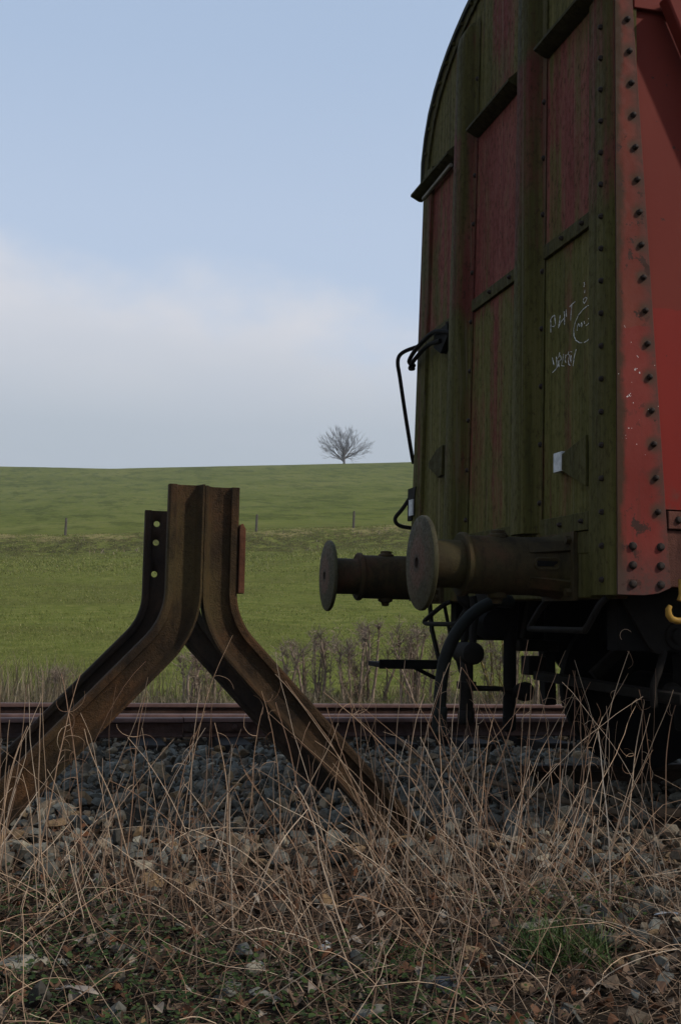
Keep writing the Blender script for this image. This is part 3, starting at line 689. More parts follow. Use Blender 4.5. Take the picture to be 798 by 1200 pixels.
# far step
mb = MB().box(.40, .80, 1.12, 1.38, .527, .556); mb.box(.40, .80, 1.115, 1.135, .52, .575); mb.bar((.66, 1.25, .522), (.79, 1.25, .46), .05, .02)
st_ = mb.build("foot_step", BLACK, wg, bevel=.004)
mb = MB().bar((.762, 1.3, .93), (.78, 1.3, .74), .05, .014, (1, 0, 0)); mb.bar((.78, 1.3, .75), (.835, 1.3, .54), .05, .014, (1, 0, 0)); mb.bar((.805, 1.16, .93), (.851, 1.16, .72), .035, .012, (1, 0, 0)); mb.bar((.851, 1.16, .725), (.92, 1.16, .50), .035, .012, (1, 0, 0)); mb.build("step_hanger", BLACK, st_)
# far corner handrail, hand loops, lower loop and sticker
hr = smoothpath([lean(p) for p in [(.655, 1.412, 2.511), (.584, 1.412, 2.480), (.545, 1.412, 2.448), (.535, 1.412, 2.399), (.553, 1.412, 2.308), (.598, 1.405, 2.066), (.646, 1.40, 1.83), (.66, 1.40, 1.78)]], 5)
MB().tube(hr, .0125, 8).build("handrail", BLACKB, wg, smooth=60)
def unlean(p): return p
mb = MB().tube(smoothpath([(.625, .50, 2.405), (.585, .70, 2.46), (.585, .90, 2.463), (.585, 1.10, 2.44), (.59, 1.24, 2.402), (.64, 1.30, 2.39)], 5), .014, 8)
mb.tube(smoothpath([(.60, .66, 2.40), (.60, .90, 2.425), (.59, 1.12, 2.39), (.59, 1.22, 2.355), (.60, 1.18, 2.345)], 5), .013, 8)
mb.prism([(.56, 2.475), (.80, 2.475), (.80, 2.39), (.68, 2.33), (.56, 2.40)], 'X', .605, .645)
mb.build("hand_loop", BLACK, wg, smooth=50)
mb = MB().tube(smoothpath([(.665, 1.36, 1.60), (.60, 1.36, 1.50), (.553, 1.36, 1.44), (.562, 1.36, 1.403), (.60, 1.36, 1.386), (.668, 1.36, 1.378)], 5), .0125, 8)
mb.prism([(1.20, 1.62), (1.36, 1.62), (1.36, 1.42), (1.28, 1.42)], 'X', .63, .648)
lo = mb.build("corner_step", BLACKB, wg, smooth=60)
MB().box(.618, .627, 1.222, 1.298, 1.447, 1.545).build("label_plate", WHITE, lo)
# underframe
mb = MB()
for s_ in (-1, 1): mb.box(.82, XE - .1, s_ * 1.02 - .05, s_ * 1.02 + .05, .70, .955)
mb.box(.80, XE - .1, -1.30, 1.30, .955, 1.02)
for x in (1.6, 3.2, 5, 7, 9): mb.box(x, x + .12, -.97, .97, .72, .95)
mb.build("underframe", BLACK, wg, bevel=.004)
mb = MB().bar((1.05, .29, .53), (1.05, -1.22, .508), .07, .045); mb.lathe((1.12, -.99, .524), [(-.02, .03), (0, .042), (.03, .042)], 14, 'Y')
mb.box(.97, 1.2, .36, .50, .655, .715); mb.box(1.0, 1.10, .30, .42, .53, .63); mb.bar((1.02, .4, .72), (1.06, .4, .95), .06, .05, (1, 0, 0)); mb.bar((1.08, -.3, .56), (1.45, -.3, .90), .05, .05)
mb.build("brake_beam", BLACKB, wg, bevel=.006)
mb = MB(); mb.prism([(.80, .955), (.945, .72), (.975, .695), (1.01, .69), (1.10, .745), (1.16, .80), (1.2, .955)], 'Y', -1.10, -1.075); mb.lathe((1.075, -1.10, .765), [(-.035, .02), (-.03, .034), (-.012, .036), (-.01, .055), (0, .058)], 18, 'Y'); mb.build("side_bracket", BLACKB, wg, smooth=40)
mb = MB().tube(smoothpath([(1.02, -1.09, .70), (.99, -1.10, .62), (.965, -1.10, .55), (.97, -1.10, .47)]), .016, 8); mb.build("hanging_pipe", BLACKB, wg, smooth=50)
for xw in (1.86, 8.2):
    mb = MB().lathe((xw, 0, .46), [(-.9, .07), (-.8, .085), (.8, .085), (.9, .07)], 20, 'Y'); ax = mb.build("wheel_set", BLACK, wg, smooth=45)
    for s_ in (-1, 1):
        prw = [(.70, .12), (.70, .40), (.69, .43), (.69, .488), (.72, .488), (.725, .461), (.82, .455), (.825, .40), (.79, .38), (.77, .14), (.84, .12), (.84, .08)]
        MB().lathe((xw, 0, .46), [(s_ * y, r) for y, r in prw], 48, 'Y').build("wheel", BLACK, ax, smooth=40)
    for s_ in (-1, 1):
        mb = MB()
        mb.prism([(xw - .55, .75), (xw - .16, .30), (xw + .16, .30), (xw + .55, .75)], 'Y', s_ * .98, s_ * 1.0); mb.build("axle_guard", BLACK, wg)
        mb = MB().box(xw - .13, xw + .13, s_ * 1.0 - .02 if s_ > 0 else -1.16, 1.16 if s_ > 0 else -.98, .33, .59); mb.lathe((xw, s_ * 1.16, .46), [(0, .1), (s_ * .03, .09)], 16, 'Y'); mb.build("axle_box", BLACK, wg, bevel=.015)
        mb = MB()
        for k in range(7):
            ln = .62 - k * .075; z0 = .80 - k * .028
            mb.tube(smoothpath([(xw - ln, s_ * 1.07, z0 + .0), (xw, s_ * 1.07, z0 - .11), (xw + ln, s_ * 1.07, z0)], 5), .015, 4)
        mb.build("leaf_spring", BLACK, wg)
    for dx in (-.56, .56):
        for s_ in (-1, 1):
            mb = MB().bar((xw + dx, s_ * .76, .68), (xw + dx * .98, s_ * .76, .34), .09, .07, (1, 0, 0)); mb.bar((xw + dx, s_ * .76, .66), (xw + dx, s_ * .76, .98), .04, .03, (1, 0, 0)); mb.build("brake_block", BLACK, wg, bevel=.01)

# ------------------------------------------------------------------ bare tree on the ridge
def make_tree():
    tx, ty = 72.9, 303.1; tz = gz(tx, ty) - .15
    t = thing("bare_tree", (tx, ty, tz), "lone leafless broad-crowned tree standing on the far ridge", "tree")
    R = random.Random(11); trunk = MB(); tw = MB()
    def grow(mb, p, d, ln, r, depth):
        pts = [p]; q = p.copy(); dd = d.copy(); n = 5
        for i in range(n):
            dd = (dd + Vector((R.uniform(-.13, .13), R.uniform(-.13, .13), R.uniform(-.03, .10)))).normalized()
            q = q + dd * ln / n; pts.append(q.copy())
        rad = [max(r * (1 - .5 * i / n), .0105) for i in range(n + 1)]
        mb.tube(pts, rad, 6 if r > .05 else 3, cap=False)
        if depth <= 0: return
        for j in range(4 if depth > 1 else 5):
            i = n if j == 0 else R.choice((1, 2, 3, 4, 5)); base = pts[i]
            ax = Vector((R.uniform(-1, 1), R.uniform(-1, 1), R.uniform(-.6, .6))).normalized()
            ow = Vector((base.x, base.y, max(base.z - 2.0, .3))).normalized()
            nd = (dd * .75 + ax * .80 + ow * .30).normalized() if j else (dd + ow * .2).normalized()
            grow(tw, base, nd, ln * (R.uniform(.46, .72) if j else .62), max(rad[i] * .58, .02), depth - 1)
    trunk.tube([(0, 0, 0), (.03, 0, .5), (.05, 0, 1.4), (.0, 0, 2.4)], [.36, .27, .23, .17], 10)
    for (az, el, ln, hz, r) in ((2, 70, 3.4, 2.3, .16), (178, 40, 4.1, .6, .17), (165, 58, 3.7, 1.6, .14), (5, 46, 3.7, 1.3, .15), (80, 58, 3.3, 2.0, .13), (260, 56, 3.3, 1.8, .13), (196, 20, 3.6, 1.1, .10), (352, 26, 3.7, 1.5, .11), (120, 78, 3.5, 2.3, .13), (30, 36, 3.5, 1.6, .12), (225, 66, 3.3, 2.1, .13), (150, 30, 3.6, 1.2, .11), (15, 62, 3.5, 1.9, .13), (190, 58, 3.6, 1.9, .13), (182, 76, 3.4, 2.3, .12), (340, 58, 3.4, 1.8, .12), (205, 34, 3.9, 1.2, .12), (10, 24, 3.9, 1.3, .11), (186, 8, 3.3, 1.2, .07), (356, 12, 3.0, 1.6, .07), (150, 66, 3.5, 2.0, .12), (25, 72, 3.4, 2.2, .12)):
        a, b = math.radians(az), math.radians(el)
        grow(tw, Vector((0, 0, hz)), Vector((math.cos(a) * math.cos(b), math.sin(a) * math.cos(b), math.sin(b))), ln, r, 3)
    K_ = 1.16; trunk.warp(lambda p: (p[0] * K_ + tx, p[1] * K_ + ty, p[2] * K_ + tz)); tw.warp(lambda p: (p[0] * K_ * 1.04 + tx, p[1] * K_ * 1.04 + ty, p[2] * 1.02 * K_ + tz))
    trunk.build("trunk", TREEB, t, smooth=60); tw.build("crown", TREEB, t, smooth=0, recalc=False)
make_tree()

# ------------------------------------------------------------------ fence posts on the bank
pn = ["thin field fence post on the bank, left of the buffer stop", "thin field fence post showing just right of the buffer stop", "thin field fence post on the bank above the far buffer", "field fence post hidden behind the buffer stop head", "field fence post hidden behind the wagon end"]
for (x, y), lb in zip(((-1.35, 71.4), (10.64, 68.5), (16.74, 67.0), (4.7, 69.9), (22.9, 65.6)), pn):
    if 'hidden' in lb: continue
    z = gz(x, y); h = 1.12
    mb = MB().tube([(x, y, z - .2), (x + .02, y, z + h * .6), (x + .03, y, z + h)], [.085, .08, .07], 8)
    o = mb.build("fence_post", FPOST, None, loc=(x, y, z)); tag(o, lb, "fence post", "fence posts along the bank")

# ------------------------------------------------------------------ dead clipped hedge bushes
def bush(x, y, h, wd, nst, label, mat=BARKD, leanx=0.0, seed=0, twig=1.0):
    R = random.Random(seed + 100); z0 = gz(x, y) - .05
    t = thing("dead_bush", (x, y, z0), label, "bush", "clipped leafless bushes along the field edge")
    tr_ = MB(); tw = MB(); tips = []
    for i in range(nst):
        main = i < max(2, nst // 2); bx = x + R.uniform(-.5, .5) * wd * .55; by = y + R.uniform(-.14, .14); hh = h * (R.uniform(.80, .99) if main else R.uniform(.45, .95))
        p = Vector((bx, by, z0)); d = Vector((leanx + R.uniform(-.10, .10), R.uniform(-.12, .12), 1)).normalized(); pts = [p.copy()]; n = 10
        r = R.uniform(.010, .019) if main else R.uniform(.005, .010)
        for k in range(n):
            d = (d + Vector((R.uniform(-.16, .16), R.uniform(-.16, .16), .12))).normalized(); p = p + d * hh / n; pts.append(p.copy())
            for m_ in range(2):
                if R.random() < .8 * twig: tips.append((p.copy(), d.copy(), R.uniform(.3, .85) * (.7 + .5 * k / n)))
        tr_.tube(pts, [r * (1.25 - .75 * k / n) for k in range(n + 1)], 5)
        for k in range(int((9 if main else 4) * twig)): tips.append((pts[-1 - R.choice((0, 0, 1, 2))].copy(), d.copy(), 1.0))
    for p, d, s_ in tips:
        for j in range(2):
            q = p.copy(); dd = Vector((R.uniform(-1, 1), R.uniform(-.8, .8), R.uniform(.0, 1.6))).normalized(); pts = [q.copy()]; ln = R.uniform(.07, .22) * s_
            for k in range(3):
                dd = (dd + Vector((R.uniform(-.35, .35), R.uniform(-.35, .35), R.uniform(-.15, .4)))).normalized(); q = q + dd * ln / 3
                if q.z > z0 + h * 1.05: q.z = z0 + h * R.uniform(.98, 1.06)
                pts.append(q.copy())
            tw.tube(pts, [.0040, .0033, .0026, .0018], 3, cap=False)
            for j2 in range(2):
                q2 = pts[R.choice((1, 2, 3))]; dd2 = Vector((R.uniform(-1, 1), R.uniform(-1, 1), R.uniform(-.2, 1.2))).normalized()
                tw.tube([q2, q2 + dd2 * ln * .3 + Vector((0, 0, .008)), q2 + dd2 * ln * .55], [.0028, .0022, .0016], 3, cap=False)
    tr_.build("trunk", mat, t, smooth=60); tw.build("crown", BARKD, t, smooth=0, recalc=False)
HY = 7.5
HB = [(1.06, .66, .28, 2, "low thin dead bush just right of the buffer stop's right leg", 0), (1.24, .70, .28, 2, "thin single-stemmed dead bush, second from the right leg of the buffer stop", 0),
      (1.53, .82, .32, 4, "tall dead bush of twin trunks below the gap between leg and far buffer", 0), (1.72, .74, .28, 3, "dead bush leaning left, close beside the thickest bush below the far buffer", -.1),
      (1.95, .90, .42, 7, "thickest dead bush of many stems right of the far buffer's head", 0), (2.22, .62, .22, 1, "wispy dead bush in front of the far foot step's tip", .05),
      (2.46, .96, .34, 4, "tall pale dead bush behind the far foot step", 0), (2.68, .86, .36, 4, "dead bush between the near buffer head and the brake hose", 0), (2.95, .80, .4, 3, "dead bush behind the brake hose", .1),
      (.05, .55, .5, 5, "dark low dead bush framed between the buffer stop legs", 0), (.22, .40, .35, 2, "small dead bush by the back leg of the buffer stop", 0),
      (-.75, .38, .45, 3, "low dead bush at left behind the leaning left legs", 0), (-1.45, .34, .5, 3, "low scrubby dead bush at the far left edge", 0)]
for i, (x, h, wd, ns, lb, ln) in enumerate(HB): bush(x, HY + (i % 3 - 1) * .16, h, wd, int(ns * 1.5) + 1, lb, BARKD, ln, i, .75 if ns < 3 else .95)
bush(3.45, 7.0, .98, .7, 9, "moss-yellowed bush seen through the gap behind the coupling", BARKM, -.22, 40)
bush(3.95, 7.3, .95, .8, 12, "dead bush seen through the gap beside the brake pipe", BARKD, 0, 41)
bush(4.6, 7.4, .9, .8, 11, "dead bush seen below the corner of the wagon", BARKD, 0, 42)

# ------------------------------------------------------------------ scatter helpers
def rotmats(n, tilt=math.pi):
    a = rng.uniform(0, 2 * math.pi, n); t = rng.uniform(-tilt, tilt, n); p = rng.uniform(0, 2 * math.pi, n)
    def Rz(a): c, s = np.cos(a), np.sin(a); z = np.zeros(n); o = np.ones(n); return np.stack([np.stack([c, -s, z], -1), np.stack([s, c, z], -1), np.stack([z, z, o], -1)], 1)
    def Rx(a): c, s = np.cos(a), np.sin(a); z = np.zeros(n); o = np.ones(n); return np.stack([np.stack([o, z, z], -1), np.stack([z, c, -s], -1), np.stack([z, s, c], -1)], 1)
    return Rz(p) @ Rx(t) @ Rz(a)
def scatter(base, pos, scl, rot):
    """base: list of (V,F tri); returns merged arrays"""
    Vs = []; Fs = []; off = 0; pick = rng.integers(0, len(base), len(pos))
    for b, (V, F) in enumerate(base):
        k = np.where(pick == b)[0]
        if not len(k): continue
        W = np.einsum('nij,vj->nvi', rot[k], V) * scl[k][:, None, :] if scl.ndim == 2 else np.einsum('nij,vj->nvi', rot[k], V) * scl[k][:, None, None]
        W = W + pos[k][:, None, :]
        Vs.append(W.reshape(-1, 3)); Fs.append((F[None] + (np.arange(len(k)) * len(V))[:, None, None]).reshape(-1, 3) + off); off += len(k) * len(V)
    return np.concatenate(Vs), np.concatenate(Fs)
def hull(npts, squash, seed):
    r_ = np.random.default_rng(seed); P = r_.normal(0, 1, (npts, 3)); P /= np.linalg.norm(P, axis=1)[:, None]; P *= r_.uniform(.72, 1.05, (npts, 1))
    bm = bmesh.new(); [bm.verts.new(p) for p in P]; g = bmesh.ops.convex_hull(bm, input=bm.verts)
    bmesh.ops.delete(bm, geom=[v for v in bm.verts if not v.link_faces], context='VERTS')
    bmesh.ops.bevel(bm, geom=list(bm.edges), offset=.035, segments=1, affect='EDGES'); bmesh.ops.triangulate(bm, faces=bm.faces); bm.verts.index_update()
    V = np.array([v.co[:] for v in bm.verts]) * squash; F = np.array([[v.index for v in f.verts] for f in bm.faces]); bm.free(); return V, F
STB = [hull(13, np.array([1, .8, .62]) * k, i) for i, k in enumerate((1, 1, 1, 1, 1, 1, 1, 1))]

# ballast
def rnd(n, x0, x1, y0, y1): return rng.uniform(x0, x1, n), rng.uniform(y0, y1, n)
x, y = rnd(16000, -3.2, 5.0, -1.35, 3.3); keep = rng.uniform(0, 1, len(x)) < np.interp(y, [-1.35, -.9, -.4], [.3, .85, 1]); x, y = x[keep], y[keep]
x2, y2 = rnd(2600, -3.2, 6, 2.9, 6.2); x3, y3 = rnd(700, -3, 3, -3.3, -1.0); x4, y4 = rnd(3500, .2, 2.6, -2.3, -.8)
k4 = rng.uniform(0, 1, len(x4)) < .45; x4, y4 = x4[k4], y4[k4]
X = np.concatenate([x, x2, x3, x4]); Y = np.concatenate([y, y2, y3, y4]); s_ = rng.gamma(3.6, .0085, len(X)).clip(.009, .068)
s_[len(x) + len(x2):] *= .85
pos = np.stack([X, Y, H(X, Y) + s_ * rng.uniform(-.1, .75, len(X))], -1)
V, F = scatter(STB, pos, s_, rotmats(len(X)))
tag(raw_mesh("ballast_gravel", V, F, STONE), kind='stuff')

# dead leaves
def leafbase(seed):
    r_ = np.random.default_rng(seed); a = r_.uniform(.25, .6); V = []
    for t, w_ in ((0, .06), (.25, .42), (.55, .5), (.8, .3), (1, .03)):
        z = a * math.sin(t * 3.0) * .4
        w_ *= r_.uniform(.8, 1.2)
        V += [(-w_ * .8, t - .5, z + abs(w_) * r_.uniform(.1, .9)), (0, t - .5, z), (w_ * .8, t - .5, z + abs(w_) * r_.uniform(.1, .9))]
    F = []
    for i in range(4):
        for j in range(2): q = i * 3 + j; F += [(q, q + 1, q + 4), (q, q + 4, q + 3)]
    return np.array(V), np.array(F)
LFB = [leafbase(i) for i in range(8)]
x, y = rnd(5200, -2.4, 2.6, -3.4, -.2); keep = rng.uniform(0, 1, len(x)) < np.interp(y, [-3.4, -1.2, -.2], [1, .75, .15]); x, y = x[keep], y[keep]
s_ = rng.uniform(.018, .055, len(x)); pos = np.stack([x, y, H(x, y) + rng.uniform(.004, .035, len(x))], -1)
V, F = scatter(LFB, pos, s_, rotmats(len(x), .7)); tag(raw_mesh("dead_leaves", V, F, LEAFM), kind='stuff')

# green weed leaves in patches
gb = []
for i in range(5):
    V, F = leafbase(50 + i); V = V * np.array([1.1, 1, .35]); gb.append((V, F))
x, y = rnd(30000, -2.4, 1.6, -3.4, -1.1); dens = wob(x + 1.3, y * 1.2, 2.6) + np.interp(x, [-2, -1.2, -.5, .3, 1.2], [.55, .45, .05, -.1, -.5]) + np.interp(y, [-3.2, -2.2, -1.5, -1.1], [.35, .3, -.15, -.6])
keep = rng.uniform(0, 1, len(x)) < np.clip((dens - .12) * 1.2, 0, .8); x, y = x[keep], y[keep]
s_ = rng.uniform(.008, .021, len(x)); pos = np.stack([x, y, H(x, y) + rng.uniform(.01, .075, len(x))], -1)
V, F = scatter(gb, pos, s_, rotmats(len(x), .6)); tag(raw_mesh("green_weeds", V, F, GREENM), kind='stuff')

# stalks: bundles of 3-sided tubes
def stalks(paths, radii):
    """paths (n,k,3), radii (n,k)"""
    n, k, _ = paths.shape; T = np.gradient(paths, axis=1); T /= np.linalg.norm(T, axis=2, keepdims=True) + 1e-9
    ref = np.zeros_like(T); ref[..., 0] = .31; ref[..., 1] = .9; ref[..., 2] = .3
    U = np.cross(T, ref); U /= np.linalg.norm(U, axis=2, keepdims=True) + 1e-9; W = np.cross(T, U)
    ring = [U * math.cos(a) + W * math.sin(a) for a in (0, 2.0944, 4.1888)]
    V = np.stack([paths + r_ * radii[..., None] for r_ in ring], 2).reshape(-1, 3)
    i = np.arange(n)[:, None, None] * k * 3 + np.arange(k - 1)[None, :, None] * 3; j = np.arange(3)[None, None, :]; j2 = (j + 1) % 3
    F = np.stack([i + j, i + j2, i + 3 + j2, i + 3 + j], -1).reshape(-1, 4); return V, F
def arcs(x, y, ln, tilt0, az, bend, k=9, jit=.03, z0=None):
    n = len(x); P = np.zeros((n, k, 3)); P[:, 0, 0] = x; P[:, 0, 1] = y; P[:, 0, 2] = H(x, y) - .01 if z0 is None else z0
    t = tilt0.copy(); a = az.copy(); st = ln / (k - 1)
    for i in range(1, k):
        t = t + bend / (k - 1) + rng.normal(0, jit, n); a = a + rng.normal(0, jit * 2, n)
        P[:, i, 0] = P[:, i - 1, 0] + st * np.sin(t) * np.cos(a); P[:, i, 1] = P[:, i - 1, 1] + st * np.sin(t) * np.sin(a); P[:, i, 2] = P[:, i - 1, 2] + st * np.cos(t)
    g = H(P[..., 0], P[..., 1]) + .004; P[..., 2] = np.maximum(P[..., 2], g); return P
# standing stems in clumps: (x, y, spread, count, length, azimuth of lean, lean, bend)
CL = [(-1.45, -1.35, .22, 34, .62, 1.5, .15, .25), (-1.25, -1.55, .25, 26, .6, .6, .2, .5), (-1.0, -1.5, .25, 34, .62, .4, .2, .3), (-.85, -1.75, .2, 22, .55, 2.6, .25, .4), (-.62, -1.5, .22, 20, .55, 1.2, .2, .5),
      (-.15, -1.7, .28, 46, .72, 2.8, .45, .7), (.05, -1.55, .26, 50, .75, .4, .2, .4), (.2, -1.75, .22, 40, .8, 2.7, .5, .5), (-.1, -1.3, .25, 40, .7, 1.6, .15, .3), (.3, -1.25, .25, 26, .7, .6, .15, .45), (.55, -1.1, .25, 15, .66, .3, .2, .5),
      (.9, -.95, .25, 9, .6, .2, .2, .7), (-1.75, -1.5, .2, 24, .7, .5, .2, .3), (-.35, -2.0, .3, 26, .6, 2.9, .6, .6), (-1.1, -2.2, .3, 16, .4, 2.0, .3, .5), (.45, -1.9, .3, 5, .5, 2.4, .6, .5), (1.15, -1.2, .2, 5, .5, 2.8, .2, .5)]
P_ = []; R_ = []
for (cx, cy, sp, n, ln, az, le, be) in CL:
    n = int(n * .62); ln *= 1.06; be *= .55
    x = cx + rng.normal(0, sp * 1.15, n); y = cy + rng.normal(0, sp * .8, n)
    P = arcs(x, y, ln * rng.uniform(.45, 1.25, n), np.abs(rng.normal(le, .16, n)), az + rng.normal(0, .9, n), be + rng.normal(0, .25, n), 16, .055)
    r_ = (rng.gamma(4, .00030, n) + .0006).clip(.0008, .0030)[:, None] * np.linspace(1.15, .5, 16)[None]; P_.append(P); R_.append(r_)
V, F = stalks(np.concatenate(P_), np.concatenate(R_)); tag(raw_mesh("dry_grass_stems", V, F, STALKM), kind='stuff')
# low tangle
n = 10000; x, y = rnd(n, -2.3, 2.4, -3.4, .1); keep = rng.uniform(0, 1, n) < np.interp(y, [-3.4, -1.5, -1.0, -.4, .1], [1, 1, .5, .22, .05]); x, y = x[keep], y[keep]; n = len(x)
P = arcs(x, y, rng.uniform(.06, .34, n), rng.uniform(.5, 1.5, n), rng.uniform(0, 6.28, n), rng.uniform(.2, 1.6, n), 7, .14)
V, F = stalks(P, rng.uniform(.0007, .0016, n)[:, None] * np.linspace(1, .6, 7)[None]); tag(raw_mesh("dry_grass_tangle", V, F, LITTERM), kind='stuff')
n = 750; x, y = rnd(n, -2.2, 2.2, -3.1, -.95)
P = arcs(x, y, rng.uniform(.18, .6, n), rng.uniform(.3, 1.25, n), rng.uniform(0, 6.28, n), rng.normal(.5, .5, n), 10, .09)
V, F = stalks(P, rng.uniform(.0007, .0018, n)[:, None] * np.linspace(1, .6, 10)[None]); tag(raw_mesh("bent_grass_stems", V, F, STALKM), kind='stuff')

# tall stalks that stand out in front of the track and the wagon
R = random.Random(5)
TS = [(-1.50, -1.15, .78, .10), (-1.32, -1.2, .80, -.05), (-1.18, -1.1, .70, .12), (-1.02, -1.25, .66, .05), (-.98, -1.05, .92, .13), (-.80, -1.2, .60, -.1), (-.72, -1.0, .62, .02), (-.55, -.9, .68, -.06), (-.40, -1.0, .64, .14), (-.20, -1.05, .70, -.12), (-.05, -.95, .72, .06),
      (.10, -1.0, .78, .02), (.18, -1.1, .74, .12), (.30, -.95, .80, -.08), (.38, -1.05, .70, .1), (.46, -.9, .84, .04), (.58, -.95, .76, .16), (.66, -.85, .72, -.1), (.80, -.9, .92, .07), (.84, -.8, .78, -.05), (.98, -.85, .62, .1), (1.06, -.95, .72, -.15), (1.12, -.9, .64, .05), (-1.62, -1.3, .6, .1), (.24, -.8, .6, -.2), (.52, -1.2, .66, .22)]
for i, (x, y, h, le) in enumerate(TS):
    z0 = gz(x, y) - .02; mb = MB(); p = Vector((x, y, z0)); d = Vector((le, R.uniform(-.12, .12), 1)).normalized(); pts = [p.copy()]; n = 16
    for k in range(n):
        d = (d + Vector((R.uniform(-.05, .05) + (.03 * le / abs(le) if k > 8 else 0), R.uniform(-.06, .06), .01))).normalized(); p = p + d * h / n; pts.append(p.copy())
    if x > .75 and i % 2 == 0:      # curled dry tip
        s2 = R.choice((-1, 1)); a = 0; rr = R.uniform(.010, .018)
        ang = math.atan2(d.z, d.x)
        for k in range(9):
            ang += s2 * .45; p = p + Vector((math.cos(ang), R.uniform(-.2, .2), math.sin(ang))) * rr * (1 - k * .06); pts.append(p.copy())
    r = R.uniform(.0018, .0030); mb.tube(pts, [r * (1.15 - .7 * k / len(pts)) for k in range(len(pts))], 5)
    for k in range(R.randint(2, 6)):  # tendrils and scraps of leaf
        j = R.randint(6, 15); q = pts[j].copy(); ang = R.uniform(-.6, 1.2) if R.random() < .5 else R.uniform(2.0, 3.7); tp = [q.copy()]; s2 = R.choice((-1, 1)); L_ = R.uniform(.012, .035)
        for m_ in range(7):
            ang += s2 * R.uniform(.1, .5); q = q + Vector((math.cos(ang), R.uniform(-.4, .4), math.sin(ang))) * L_ * .5; tp.append(q.copy())
        mb.tube(tp, [.0011 - .00008 * m_ for m_ in range(8)], 3)
    o = mb.build("dry_stalk", STALKM, None, loc=(x, y, z0), smooth=60)
    tag(o, "tall thin dry weed stalk with curled tendrils, rising above the tangle of dead grass", "dry stalk", "tall dry weed stalks")

# grass tuft, stones, branch
def tuft(x0, y0, n, h, sp, label, mat):
    k = 6; x = x0 + rng.normal(0, sp, n).clip(-1.6 * sp, 1.6 * sp); y = y0 + rng.normal(0, sp, n).clip(-1.6 * sp, 1.6 * sp)
    P = arcs(x, y, rng.uniform(.5, 1.2, n) * h, np.abs(rng.normal(.3, .25, n)), rng.uniform(0, 6.28, n), rng.uniform(.3, 1.3, n), k, .05)
    W = np.stack([np.cos(a := rng.uniform(0, 6.28, n)), np.sin(a), np.zeros(n)], -1)[:, None, :] * (np.array([.0022, .0026, .0024, .002, .0013, .0003])[None, :, None] * 1.0)
    V = np.stack([P - W, P + W], 2).reshape(-1, 3); i = np.arange(n)[:, None] * k * 2 + np.arange(k - 1)[None] * 2
    F = np.stack([i, i + 1, i + 3, i + 2], -1).reshape(-1, 4); o = raw_mesh("grass_tuft", V, F, mat); tag(o, label, "grass tuft"); return o
tuft(.02, -2.30, 420, .15, .075, "bright green grass tuft low at the right among dead stems", TUFTM)
tuft(-.42, -2.25, 120, .09, .07, "small green grass tuft near the bottom centre of the weeds", TUFTM)
def stone(x, y, sx, sy, sz, rz, label, mat, seed, cat="stone", name="stone"):
    V, F = hull(22, np.array([sx, sy, sz]), 900 + seed); c, s = math.cos(rz), math.sin(rz); V = V @ np.array([[c, s, 0], [-s, c, 0], [0, 0, 1]])
    mb = MB(); z = gz(x, y) + sz * .45; mb.add(V + np.array([x, y, z]), F.tolist()); tag(mb.build(name, mat, None, smooth=25, loc=(x, y, z)), label, cat)
stone(-1.50, -2.12, .085, .06, .035, .3, "flat pale stone at the left edge of the weeds", PALE, 1)
stone(-.63, -2.05, .03, .025, .025, .8, "small whitish stone below the buffer stop's right leg foot", WHITEST, 2)
stone(.10, -1.93, .10, .06, .016, .4, "flat grey stone slab lying in litter above the green tuft", PALE, 4)
stone(-.40, -2.5, .045, .035, .03, .2, "dark bluish stone at the bottom centre among weeds", mat_plain("blue_stone", (.07, .078, .085), .85, .4, 20), 5)
stone(.36, -1.35, .13, .045, .03, .05, "long brown flat stone at the right in the ballast edge", mat_plain("brown_stone", (.13, .105, .075), .9, .4, 14), 6)
stone(-.85, -1.62, .06, .04, .03, .1, "brown block of stone in the weeds under the right leg's foot", mat_plain("tan_stone", (.12, .095, .065), .9, .4, 14), 7)
mb = MB(); V, F = leafbase(3); V = V * np.array([.07, .12, .05]); c, s = math.cos(1.1), math.sin(1.1); V = V @ np.array([[c, s, 0], [-s, c, 0], [0, 0, 1]])
for (x, y, lb, mt) in ((.57, -1.95, "crumpled white scrap of litter at the right edge of the weeds", mat_plain("white_scrap", (.55, .55, .54), .8, .2, 20)), (-1.36, -2.42, "large pale fallen leaf near the bottom left corner", mat_plain("pale_leaf", (.30, .25, .20), .8, .3, 20))):
    z = gz(x, y) + .03; mb = MB(); mb.add(V + np.array([x, y, z]), F.tolist()); o = mb.build("scrap" if 'scrap' in lb else "fallen_leaf", mt, None, smooth=60, loc=(x, y, z), recalc=False); so_ = o.modifiers.new('thick', 'SOLIDIFY'); so_.thickness = .0012; tag(o, lb, "litter" if 'scrap' in lb else "leaf")
bp = smoothpath([(.32, .45, .17), (.45, .30, .08), (.62, .10, .03), (.85, -.10, -.03), (1.10, -.32, -.07), (1.22, -.42, -.09)], 4)
mb = MB().tube(bp, [.011 + .006 * k / len(bp) for k in range(len(bp))], 8); mb.tube([bp[8], bp[8] + Vector((.05, -.05, .09)), bp[8] + Vector((.07, -.06, .16))], [.008, .006, .004], 6)
tag(mb.build("fallen_branch", mat_plain("branch_bark", (.12, .085, .055), .9, .4, 20), None, smooth=60, loc=(.85, -.1, -.03)), "fallen bare branch lying on ballast below the coupling", "branch")

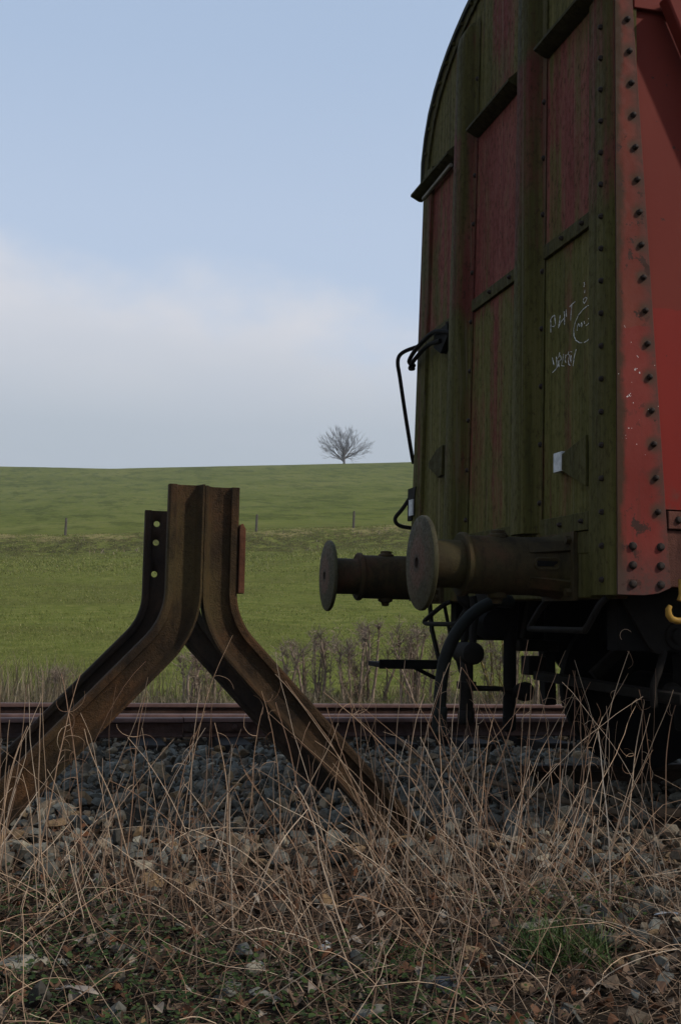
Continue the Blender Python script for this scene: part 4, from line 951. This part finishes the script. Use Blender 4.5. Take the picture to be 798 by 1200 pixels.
# verge and field grass
def blades(n, x0, x1, y0, y1, h, wd, name, mat, dens=None, lean=.5):
    x, y = rnd(n, x0, x1, y0, y1)
    if dens is not None: k = rng.uniform(0, 1, n) < dens(x, y); x, y = x[k], y[k]
    n = len(x); hh = rng.uniform(.45, 1.25, n) * h; a = rng.uniform(0, 6.28, n); b = rng.uniform(0, 6.28, n); le = rng.uniform(.1, lean, n)
    z = H(x, y) - .01; B = np.stack([x, y, z], -1); W = np.stack([np.cos(a), np.sin(a), np.zeros(n)], -1) * wd * rng.uniform(.6, 1.3, n)[:, None]
    Mi = B + np.stack([np.cos(b) * le * hh * .35, np.sin(b) * le * hh * .35, hh * .6], -1); T = B + np.stack([np.cos(b) * le * hh, np.sin(b) * le * hh, hh], -1)
    V = np.stack([B - W, B + W, Mi + W * .8, Mi - W * .8, T], 1).reshape(-1, 3); i = np.arange(n) * 5
    F = np.concatenate([np.stack([i, i + 1, i + 2], -1), np.stack([i, i + 2, i + 3], -1), np.stack([i + 3, i + 2, i + 4], -1)]); return tag(raw_mesh(name, V, F, mat), kind='stuff')
blades(26000, -3.6, 8, 6.0, 8.6, .13, .003, "dry_verge_grass", VERGEM, lambda x, y: np.clip(.55 + .5 * wob(x, y, 2.5), .08, 1), 1.3)
blades(2600, -3.4, 0.2, 6.2, 7.9, .46, .0035, "tall_verge_stems", VERGEM, lambda x, y: np.clip(.4 + .6 * wob(x, y, 2.0), .05, 1), .5)
field = lambda x, y: np.where(x > y * .5 + 1.5, 0, 1) * np.where(x < -4 - y * .06, 0, 1)
blades(90000, -5, 12, 8.0, 20, .045, .004, "field_grass", FIELDM, lambda x, y: field(x, y) * np.clip(.75 + .5 * wob(x, y, 1.4), .1, 1), 1.2)
blades(110000, -8, 22, 18, 44, .055, .008, "meadow_grass", FIELDM, lambda x, y: field(x, y) * np.clip(.65 + .6 * wob(x, y, .8), .05, 1), 1.4)
blades(110000, -10, 36, 40, 80, .085, .018, "meadow_grass", FIELDM, lambda x, y: field(x, y) * np.clip(.6 + .7 * wob(x, y, .5), .03, 1), 1.4)
blades(9000, -10, 34, 58, 74, .26, .03, "bank_grass", VERGEM, lambda x, y: np.clip(wob(x, y, .7) * 1.3 - .25, 0, 1) * np.clip(1 - abs((y - CAM[1]) * math.cos(PSI) + (x - CAM[0]) * math.sin(PSI) - 70.5) / 3.2, 0, 1), 1.2)
blades(700, -2.2, 1.9, -3.0, -.95, .13, .0022, "dry_grass_blades", LITTERM, None, 1.8)
for ob in SC.objects:
    if '_w' in ob: del ob['_w']
